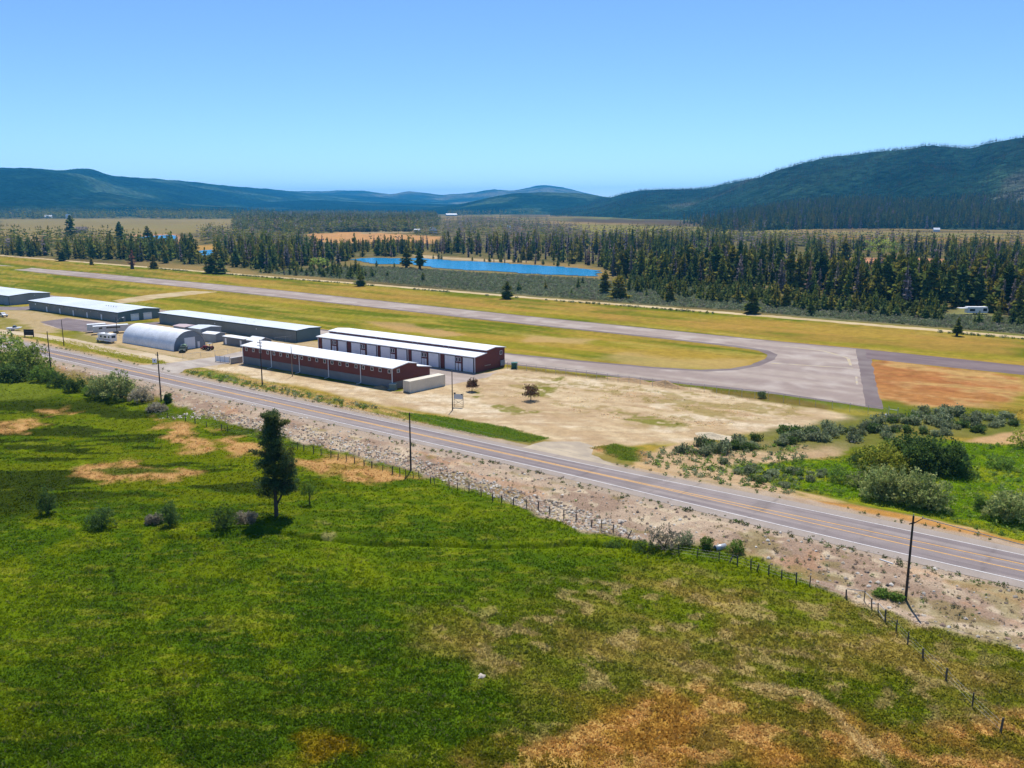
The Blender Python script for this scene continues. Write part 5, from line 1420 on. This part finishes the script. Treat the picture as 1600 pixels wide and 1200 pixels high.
fn = empty('field_fence', tuple(c0), 0, 'wire fence on wooden posts between hay field and highway bank', 'fence')
r4 = np.random.default_rng(71)
b = MB(); b.tube((0, 0, -.3), (0, 0, 1.45), .085, .075, 7); pm = b.build('post', M_post, fn); pmesh = pm.data
for k, p in enumerate(P3):
    if k:
        o = bpy.data.objects.new('post', pmesh); col.objects.link(o); o.parent = fn
    else: o = pm
    o.location = tuple(p - c0); o.rotation_euler = (r4.normal() * .05, r4.normal() * .05, 0); q_ = .8 + .5 * r4.random(); o.scale = (q_, q_, .78 + .3 * r4.random())
for k in (38, 41, 45, 48): fn.children[k].rotation_euler = (.35 * (-1) ** k, .3, 0)
b = MB()
for k in range(len(P3) - 1):
    if k in (54,): continue
    for z in (.35, .75, 1.15): b.tube(P3[k] - c0 + np.array([0, 0, z]), P3[k + 1] - c0 + np.array([0, 0, z]), .006, .006, 3, cap=False)
b.build('wire', M_wire, fn)
b = MB(); g_ = lambda i, z: P3[i] - c0 + np.array([0, 0, z])
b.tube(g_(53, 1.25), g_(54, 1.25), .05, .05, 6); b.tube(g_(54, 1.2), g_(55, 1.2), .05, .05, 6); b.tube(g_(56, 1.35), g_(57, 1.35), .055, .055, 6); b.tube(g_(56, .5), g_(57, .12), .05, .05, 6); b.build('rail', M_rail, fn)


# ---- chain-link fences
def chainlink(label, pts, h=1.9, sp=3.0, mesh=True):
    w = P2(pts); c0 = np.array([w[0, 0], w[0, 1], 0]); o = empty('chain_link_fence', tuple(c0), 0, label, 'fence')
    seg = []
    for k in range(len(w) - 1):
        n = max(1, int(np.hypot(*(w[k + 1] - w[k])) / sp))
        seg += [w[k] + (w[k + 1] - w[k]) * e / n for e in range(n)]
    seg.append(w[-1])
    b = MB(); b.tube((0, 0, -.2), (0, 0, h), .045, .045, 6); pm = b.build('post', M_steel, o)
    for k, p in enumerate(seg):
        if k:
            q_ = bpy.data.objects.new('post', pm.data); col.objects.link(q_); q_.parent = o
        else: q_ = pm
        q_.location = (p[0] - c0[0], p[1] - c0[1], 0)
    b = MB(); c = MB()
    for k in range(len(seg) - 1):
        a = np.array([*seg[k], 0]) - c0; e = np.array([*seg[k + 1], 0]) - c0
        b.tube(a + [0, 0, h], e + [0, 0, h], .03, .03, 5)
        n = max(2, int(np.linalg.norm(e - a) / .5))
        for i in range(n):
            for u0, u1 in ((i / n, (i + 4) / n), (i / n, (i - 4) / n)):
                if 0 <= u1 <= 1: c.tube(a + (e - a) * u0 + [0, 0, .05], a + (e - a) * u1 + [0, 0, h], .008, .008, 3, cap=False)
    b.build('top_rail', M_steel, o); c.build('mesh', M_steel, o)
    return o


chainlink('long chain link fence between dirt lot and taxiway', [(793, 576), (900, 588), (1000, 601), (1100, 612), (1200, 625), (1300, 639), (1385, 651)])
chainlink('short chain link fence along the driveway before arched hut', [(286, 561.5), (314, 558.5), (336, 556), (376, 550.5)], 1.6)
chainlink('chain link fence behind red storage building by green hangar corner', [(430, 537), (463, 533), (499, 527)], 2.0)
s, t, z = at(1388, 651); o = empty('fence_gate', (s, t, z), -.1, 'white framed steel gate ending the long chain link fence', 'gate')
b = MB()
for x in (0, 1.9): b.tube((x, 0, -.2), (x, 0, 2.3), .07, .07, 7)
b.build('gate_post', M_steel, o)
b = MB(); b.tube((.1, 0, .3), (1.8, 0, .3), .06, .06, 6); b.tube((.1, 0, 1.7), (1.8, 0, 1.7), .05, .05, 6); b.box(-.6, .5, -.5, -.1, 0, .55); b.build('gate_frame', M_white, o)
# gate and screen by the end of the red storage building
w = P2([(337, 565), (359, 567.5)]); dv = w[1] - w[0]
o = empty('yard_gate', (*w[0], 0), math.atan2(dv[1], dv[0]), 'white panelled yard gate across driveway beside red storage building', 'gate'); Lg = float(np.hypot(*dv))
for k in range(3):
    b = MB(); x = Lg * k / 3; b.box(x + .06, x + Lg / 3 - .06, -.03, .03, .15, 1.75); b.build('panel', M_white, o)
b = MB()
for k in range(4): b.tube((Lg * k / 3, 0, -.2), (Lg * k / 3, 0, 2.0), .06, .06, 6)
b.build('post', M_post, o)
w = P2([(360.5, 569), (379, 566)]); dv = w[1] - w[0]; o = empty('yard_wall', (*w[0], 0), math.atan2(dv[1], dv[0]), 'low grey concrete wall joining yard gate to red storage building', 'wall'); Lg = float(np.hypot(*dv))
b = MB(); b.box(0, Lg, -.12, .12, -.1, 1.7); b.build('wall', M_conc, o); b = MB(); b.box(-.05, Lg, -.17, .17, 1.7, 1.82); b.build('coping', M_white, o)

# ---- signs
s, t, z = at(709.5, 635.8); o = empty('signboard', (s, t, z), YAW - .25, 'white signboard on braced wooden legs at edge of dirt lot', 'sign'); wS = 2.15
b = MB(); b.box(.05, wS - .05, -.06, -.01, 1.9, 3.05); b.build('panel', mat('sign_back', (.55, .57, .60), rough=.6), o)
for x in (0, wS):
    b = MB(); b.tube((x, .04, -.2), (x, .04, 3.4), .06, .05, 7); b.build('leg', M_post, o)
b = MB(); b.tube((0, .04, .5), (wS, .04, 1.75), .035, .035, 5); b.tube((wS, .04, .5), (0, .04, 1.75), .035, .035, 5); b.tube((0, .04, .2), (wS, .04, .2), .04, .04, 5); b.tube((0, .04, 1.15), (wS * .5, .04, 1.15), .05, .05, 5); b.build('brace', M_post, o)
b = MB(); b.box(.02, .38, -.14, .1, 3.0, 3.35); b.box(wS - .45, wS - .15, -.14, .1, 2.85, 3.1); b.build('flood_lamp', M_dark, o)
s, t, z = at(38, 527); o = empty('billboard', (s, t, z), YAW - .12, 'black backed billboard on stout legs beside gravel road at left', 'sign'); wS = 3.7
b = MB(); b.box(0, wS, -.08, .08, .75, 2.7); b.build('panel', mat('black_board', (.018, .018, .018), rough=.6), o)
b = MB(); b.box(-.05, wS + .05, -.12, .12, 2.7, 2.8); b.build('cap_rail', mat('brown_trim', (.12, .08, .05), rough=.8), o)
for x in (.25, wS - .25):
    b = MB(); b.box(x - .15, x + .15, -.075, .075, -.2, .75); b.build('leg', M_dark, o)
s, t, z = at(238.5, 569.5); o = empty('roadside_sign', (s, t, z), YAW, 'small white sign on two legs by driveway and pole', 'sign')
b = MB(); b.box(0, 1.25, -.05, .05, .5, 1.75); b.build('panel', M_white, o); b = MB(); b.box(.45, .8, -.055, -.052, .95, 1.3); b.build('emblem', M_dark, o)
for x in (.1, 1.15):
    b = MB(); b.box(x - .05, x + .05, -.05, .05, -.2, .5); b.build('leg', M_dark, o)
s, t, z = at(1385, 878); b = MB(); b.tube((-.9, .25, .07), (.9, -.25, .07), .07, .07, 8)
tag(b.build('marker_post', M_white, loc=(s, t, z)), 'white marker post lying flat on bank beside highway', 'post')

# ---- utility cabinets
s, t, z = at(608, 609.5); o = empty('transformer_cabinet', (s, t, 0), YAW - .2, 'grey green transformer cabinet at corner of red storage building', 'cabinet')
b = MB(); b.box(0, 1.6, 0, 1.3, .12, 1.45); b.build('body', mat('cabinet_green', (.15, .20, .18), rough=.6), o, bevel=.04); b = MB(); b.box(-.05, 1.65, -.05, 1.35, 1.45, 1.55); b.build('lid', mat('cabinet_lid', (.34, .42, .40), rough=.5), o); b = MB(); b.box(-.15, 1.75, -.15, 1.45, 0, .12); b.build('plinth', M_conc, o)
s, t, z = at(799, 576.5); o = empty('utility_tank', (s, t, 0), YAW, 'dark green waste bin standing on grass right of red hangar', 'bin')
b = MB(); b.prism([(0, .15), (1.3, .15), (1.5, 1.6), (-.1, 1.6)], 'x', 0, 1.7); b.build('body', mat('bin_green', (.01, .085, .055), rough=.5), o)
b = MB(); b.box(-.06, 1.76, -.15, 1.55, 1.6, 1.72); b.build('lid', mat('bin_lid_green', (.02, .14, .09), rough=.4), o)
for x in (.2, 1.5):
    b = MB(); b.tube((x - .06, .2, .12), (x + .06, .2, .12), .12, .12, 10); b.build('wheel', M_black, o)
s, t, z = at(347, 517); o = empty('propane_tank', (s + 3, t + 8, 0), 0, 'white upright tank against long green hangar wall', 'tank')
b = MB(); b.tube((0, 0, .1), (0, 0, 1.5), .5, .5, 14); b.build('body', M_white, o, smooth=True); b = MB(); b.tube((0, 0, 1.5), (0, 0, 1.75), .4, .1, 14); b.build('dome', M_white, o)

# ---- vehicles
def wheels(o, xs, ys, r=.38, w=.24):
    for x in xs:
        for y in ys:
            b = MB(); b.tube((x, y - w / 2, r), (x, y + w / 2, r), r, r, 14); k = b.build('wheel', M_black, o)
            h = MB(); h.tube((x, y - w / 2 - .01, r), (x, y + w / 2 + .01, r), r * .5, r * .5, 10); h.build('rim', M_chrome, k)


# motorhome: box body with cab-over, seen from the back corner
s, t, z = at(173, 537); o = empty('motorhome', (s - 6.4 * math.cos(R(4)), t - 6.4 * math.sin(R(4)), 0), R(4), 'white motorhome with dark windows parked beside arched hut', 'motorhome')
b = MB(); b.prism([(.0, .55), (6.4, .55), (6.4, 3.05), (-.3, 3.05), (-1.0, 2.9), (-1.0, 2.2), (0, 2.1)], 'y', 0, 2.4); b.build('body', M_white, o, bevel=.08)
b = MB(); b.prism([(-1.9, .55), (-.01, .55), (-.01, 2.08), (-.6, 2.05), (-1.15, 1.35), (-1.9, 1.15)], 'y', .15, 2.25); b.build('cab', M_white, o, bevel=.06)
for x0, x1, z0, z1 in ((.7, 1.7, 1.7, 2.4), (3.0, 4.2, 1.7, 2.4), (5.2, 6.0, 1.8, 2.4)):
    b = MB(); b.box(x0, x1, -.03, -.005, z0, z1); b.build('window', M_glass, o)
b = MB(); b.box(6.405, 6.43, .5, 1.9, 1.75, 2.5); b.build('rear_window', M_glass, o)
b = MB(); b.box(2.1, 2.75, -.03, -.005, .6, 2.5); b.build('door', M_contx, o)
b = MB(); b.box(.1, 6.3, -.025, -.005, 1.1, 1.3); b.build('stripe', mat('stripe_mauve', (.35, .22, .28), rough=.5), o)
b = MB(); b.box(2.4, 3.3, .8, 1.6, 3.09, 3.35); b.build('roof_unit', M_lgrey, o)
wheels(o, (-1.1, 4.4), (.2, 2.2))
for px, py, Lm, rz, lab in ((145.5, 522, 11.5, 1.18, 'long white trailer with dark window strip, right one of the pair'), (136.5, 519, 6.0, 1.18, 'shorter white trailer at left of the longer one')):
    s, t, z = at(px, py); o = empty('utility_trailer', (s, t, 0), rz, lab, 'trailer')
    b = MB(); b.box(0, Lm, -2.4, 0, .7, 2.9); b.build('body', mat('trailer_white', (.58, .59, .60), rough=.5, grains=[(.5, .08, 3)]) if 'trailer_white' not in bpy.data.materials else bpy.data.materials['trailer_white'], o, bevel=.06)
    b = MB(); b.box(-.05, Lm + .05, -2.45, .05, 2.9, 2.98); b.build('roof', M_wroof, o)
    b = MB(); b.box(1.8, 2.9, -2.43, -2.405, 1.9, 2.5)
    if Lm > 8: b.box(4.2, 8.8, -2.43, -2.405, 2.0, 2.5)
    b.build('window', M_glass, o)
    wheels(o, (Lm * .6, Lm * .6 + .9), (-2.2, -.2)); b = MB(); b.tube((-1.4, -1.2, .6), (0, -1.2, .6), .06, .06, 6); b.build('hitch', M_dark, o)


def pickup(px, py, rz, body, label, cat='pickup truck', flat=False):
    s, t, z = at(px, py); o = empty('pickup_truck' if not flat else 'flatbed_truck', (s, t, 0), rz, label, cat)
    b = MB(); b.prism([(-2.7, .5), (2.6, .5), (2.6, 1.05), (1.3, 1.12), (-.5, 1.15), (-2.7, 1.1)], 'y', -.95, .95); b.build('body', body, o, bevel=.05)
    b = MB(); b.prism([(1.25, 1.1), (.75, 1.75), (-.45, 1.78), (-.6, 1.12)], 'y', -.82, .82); b.build('cab', body, o, bevel=.04)
    b = MB()
    for y in (-.835, .825): b.prism([(1.05, 1.18), (.68, 1.68), (-.4, 1.68), (-.48, 1.18)], 'y', y, y + .01)
    b.build('window', M_glass, o)
    b = MB()
    if flat: b.box(-2.8, -.7, -1.1, 1.1, 1.17, 1.3)
    else: b.box(-2.5, -.75, -.75, .75, 1.125, 1.145)
    b.build('bed', M_dark, o)
    for y in (-.7, .7):
        b = MB(); b.box(2.58, 2.63, y - .18, y + .18, .8, .98); b.build('headlight', M_white, o)
    wheels(o, (-1.7, 1.7), (-.85, .85)); return o


pickup(4, 495, 0.1, mat('silver_paint', (.55, .56, .58), rough=.35, metal=.3), 'silver pickup truck cut by left edge near paved apron')
trk = pickup(286.5, 549.5, R(-42), mat('dark_green_paint', (.03, .05, .04), rough=.5), 'dark flatbed truck parked before arched hut door', 'truck', True)
b = MB(); b.prism([(-.8, 1.3), (.8, 1.3), (.65, 1.9), (0, 2.15), (-.65, 1.85)], 'x', -2.6, -.9); b.build('load', mat('green_tarp', (.16, .24, .17), rough=.8), trk)
s, t, z = at(22, 516.5); o = empty('boat_trailer', (s, t, 0), YAW + .1, 'small white boat on trailer behind black billboard', 'boat')
b = MB(); b.prism([(-2.3, .6), (1.6, .6), (2.6, 1.15), (2.6, 1.25), (-2.3, 1.2)], 'y', -.9, .9); b.build('hull', M_white, o, bevel=.08); b = MB(); b.prism([(-.2, 1.25), (1.0, 1.25), (.5, 1.8), (-.1, 1.8)], 'y', -.6, .6); b.build('windscreen', M_glass, o); wheels(o, (-.5,), (-.8, .8), .3)
s, t, z = at(30, 474.5); o = empty('white_van', (s, t, 0), .3, 'white van parked at grey hangar gable end', 'van')
b = MB(); b.prism([(-2.5, .45), (2.5, .45), (2.5, 1.1), (1.7, 1.25), (1.1, 2.05), (-2.5, 2.1)], 'y', -1, 1); b.build('body', M_white, o, bevel=.06); b = MB(); b.box(-1.6, .9, -1.03, -1.005, 1.35, 1.85); b.build('window', M_glass, o); wheels(o, (-1.6, 1.6), (-.9, .9))
s, t, z = at(325.5, 546.8); o = empty('tractor', (s, t, 0), YAW - .3, 'dark red tractor parked right of arched hut', 'tractor')
M_tr = mat('tractor_red', (.22, .03, .025), rough=.5)
b = MB(); b.box(-1.7, -.1, -.4, .4, .7, 1.35); b.build('bonnet', M_tr, o, bevel=.08); b = MB(); b.box(0, 1.2, -.75, .75, .7, 1.15); b.build('body', M_tr, o, bevel=.08)
b = MB()
for x in (.0, 1.2):
    for y in (-.7, .7): b.tube((x, y, 1.1), (x, y, 2.1), .05, .05, 6)
b.build('roll_frame', M_dark, o); b = MB(); b.box(-.15, 1.35, -.85, .85, 2.1, 2.2); b.build('canopy', M_lgrey, o); wheels(o, (.8,), (-.95, .95), .62, .38); wheels(o, (-1.3,), (-.6, .6), .4, .25)
b = MB(); b.box(-2.3, -1.75, -.8, .8, .3, .8); b.build('bucket', M_tr, o)
s, t, z = at(1511, 491.5); o = empty('camper_trailer', (s, t, z), YAW, 'white camper trailer half hidden among right woods', 'camper')
b = MB(); b.prism([(0, .6), (8.5, .6), (8.9, 1.6), (8.4, 3.2), (0, 3.2)], 'y', 0, 2.5); b.build('body', M_white, o, bevel=.1); b = MB(); b.box(6.6, 8.2, -.03, -.005, 1.4, 2.6); b.box(1, 3.2, -.03, -.005, 1.4, 2.4); b.build('window', M_glass, o); wheels(o, (4, 5), (.2, 2.3)); b = MB(); b.box(-3.5, -.1, -.5, 2.2, 2.6, 2.75); b.build('awning', M_white, o)

# ---- culvert, dirt piles, debris
s, t, z = at(1122, 858); o = empty('culvert_pipe', (s, t, z), 0, 'corrugated steel culvert pipe sticking out below highway bank', 'pipe')
b = MB(); n = 20; pts = []; ux_ = np.array([.55, .83, 0]); sd = np.array([.83, -.55, 0])
for k, L_ in enumerate((-.5, 1.1)):
    for r_ in (.46, .41):
        for i in range(n): pts.append(ux_ * L_ + sd * r_ * math.cos(6.2832 * i / n) + np.array([0, 0, .12 + .10 * k + r_ * math.sin(6.2832 * i / n)]))
fs = []
for i in range(n):
    j = (i + 1) % n
    fs += [(i, j, 2 * n + j, 2 * n + i), (n + j, n + i, 3 * n + i, 3 * n + j), (i, n + i, n + j, j), (2 * n + i, 2 * n + j, 3 * n + j, 3 * n + i)]
b.add(pts, fs); b.build('pipe', M_steel, o, smooth=True)
M_dirt = mat('loose_dirt', tuple(C(196, 164, 124)), rough=1, spec=0, grains=[(1.5, .2, 4)], bump=(3, .8, .2))
M_pale_d = mat('pale_gravel', tuple(C(222, 206, 176)), rough=1, spec=0, grains=[(1.5, .15, 4)], bump=(3, .8, .2))


def pile(px, py, w, d, h, rz, m_, label):
    s, t, z = at(px, py); n = 28; g1 = np.linspace(-1, 1, n); A, B = np.meshgrid(g1, g1, indexing='ij'); r_ = np.hypot(A, B)
    zz = h * np.clip(1 - r_, 0, 1) ** 1.2 * (.6 + .8 * fbm(A * 2.5 + px, B * 2.5, 111)) - .06
    V = np.stack([A * w, B * d, zz], -1).reshape(-1, 3); i = np.arange(n - 1)[:, None] * n; j = np.arange(n - 1)[None]
    o = link_np('dirt_pile', V, np.stack([i + j, i + n + j, i + n + j + 1, i + j + 1], -1).reshape(-1, 4), m_, smooth=True); o.location = (s, t, z); o.rotation_euler = (0, 0, rz); tag(o, label, 'dirt pile')


pile(596, 606, 3.0, 1.6, .8, 0, M_dirt, 'small dirt heap against red storage building near transformer cabinet')
pile(623, 614, 2.2, 1.2, .5, .4, M_dirt, 'flat dirt heap between transformer cabinet and shipping container')
pile(1040, 603, 7.0, 2.2, 1.5, -.1, M_dirt, 'long brown dirt heap at back of lot by chain link fence')
pile(990, 596, 10, 2.0, .9, -.1, M_dirt, 'low weathered earth berm along chain link fence')
pile(1112, 681, 4.6, 2.4, .8, 0, M_pale_d, 'pale gravel heap at front right of dirt lot')
for px, py, sz, lab in ((752, 1057, .55, 'single tan boulder lying in green hay field'), (970, 815, .7, 'pale flat rock at foot of highway bank near brush thicket'), (1332, 690, .8, 'white pointed rock among sagebrush row')):
    s, t, z = at(px, py); v, f_, _ = RK[0]; o = link_np('boulder', v * sz, f_, M_rock, cols=np.tile([[.46, .40, .33]], (8, 1))); o.location = (s, t, z); tag(o, lab, 'rock')

# ================================================================== AIR, SKY, SUN, CAMERA
SUN = np.array([-.5, .863, 0]); SUN /= np.linalg.norm(SUN)
EL = R(63.0)
sv = np.array([SUN[0] * math.cos(EL), SUN[1] * math.cos(EL), math.sin(EL)])
m, nt, out = newmat('thin_valley_air')
pv = nt.nodes.new('ShaderNodeVolumePrincipled'); pv.inputs['Color'].default_value = (.06, .48, 1.0, 1)
pv.inputs['Density'].default_value = HAZE; pv.inputs['Anisotropy'].default_value = .28
nt.links.new(pv.outputs[0], out.inputs['Volume'])
b = MB(); b.box(-14900, 14900, -14900, 14900, -20, 372)
hz = tag(b.build('haze', m), kind='stuff')

import mathutils
sl = bpy.data.lights.new('sun', 'SUN'); sl.energy = 4.9; sl.angle = R(.53); sl.color = (1, .95, .87)
so = bpy.data.objects.new('sun', sl); col.objects.link(so)
so.rotation_euler = mathutils.Vector(tuple(-sv)).to_track_quat('-Z', 'Y').to_euler()
so.location = (0, 0, 300)
w = bpy.data.worlds.new('World'); scene.world = w; w.use_nodes = True
nt = w.node_tree
bg = nt.nodes['Background']; sk = nt.nodes.new('ShaderNodeTexSky'); sk.sky_type = 'NISHITA'; sk.sun_disc = False
sk.sun_elevation = EL; sk.sun_rotation = math.atan2(sv[0], sv[1])
sk.altitude = 0; sk.air_density = .7; sk.dust_density = 0; sk.ozone_density = 10
nt.links.new(sk.outputs[0], bg.inputs[0]); bg.inputs[1].default_value = .148
cam = bpy.data.cameras.new('camera'); cam.sensor_width = 36; cam.sensor_fit = 'HORIZONTAL'; cam.lens = 36 * F / 1600
cam.clip_start = 1; cam.clip_end = 80000
co = bpy.data.objects.new('camera', cam); col.objects.link(co)
co.location = (0, 0, H); co.rotation_euler = (math.pi / 2 - P, 0, YAW)
scene.camera = co
scene.view_settings.view_transform = 'Standard'; scene.view_settings.look = 'None'
scene.view_settings.exposure = .20; scene.view_settings.gamma = 1
scene.cycles.max_bounces = 6; scene.cycles.diffuse_bounces = 3; scene.cycles.transmission_bounces = 3; scene.cycles.transparent_max_bounces = 8
scene.cycles.volume_bounces = 2
scene.cycles.use_adaptive_sampling = True; scene.cycles.adaptive_threshold = .015
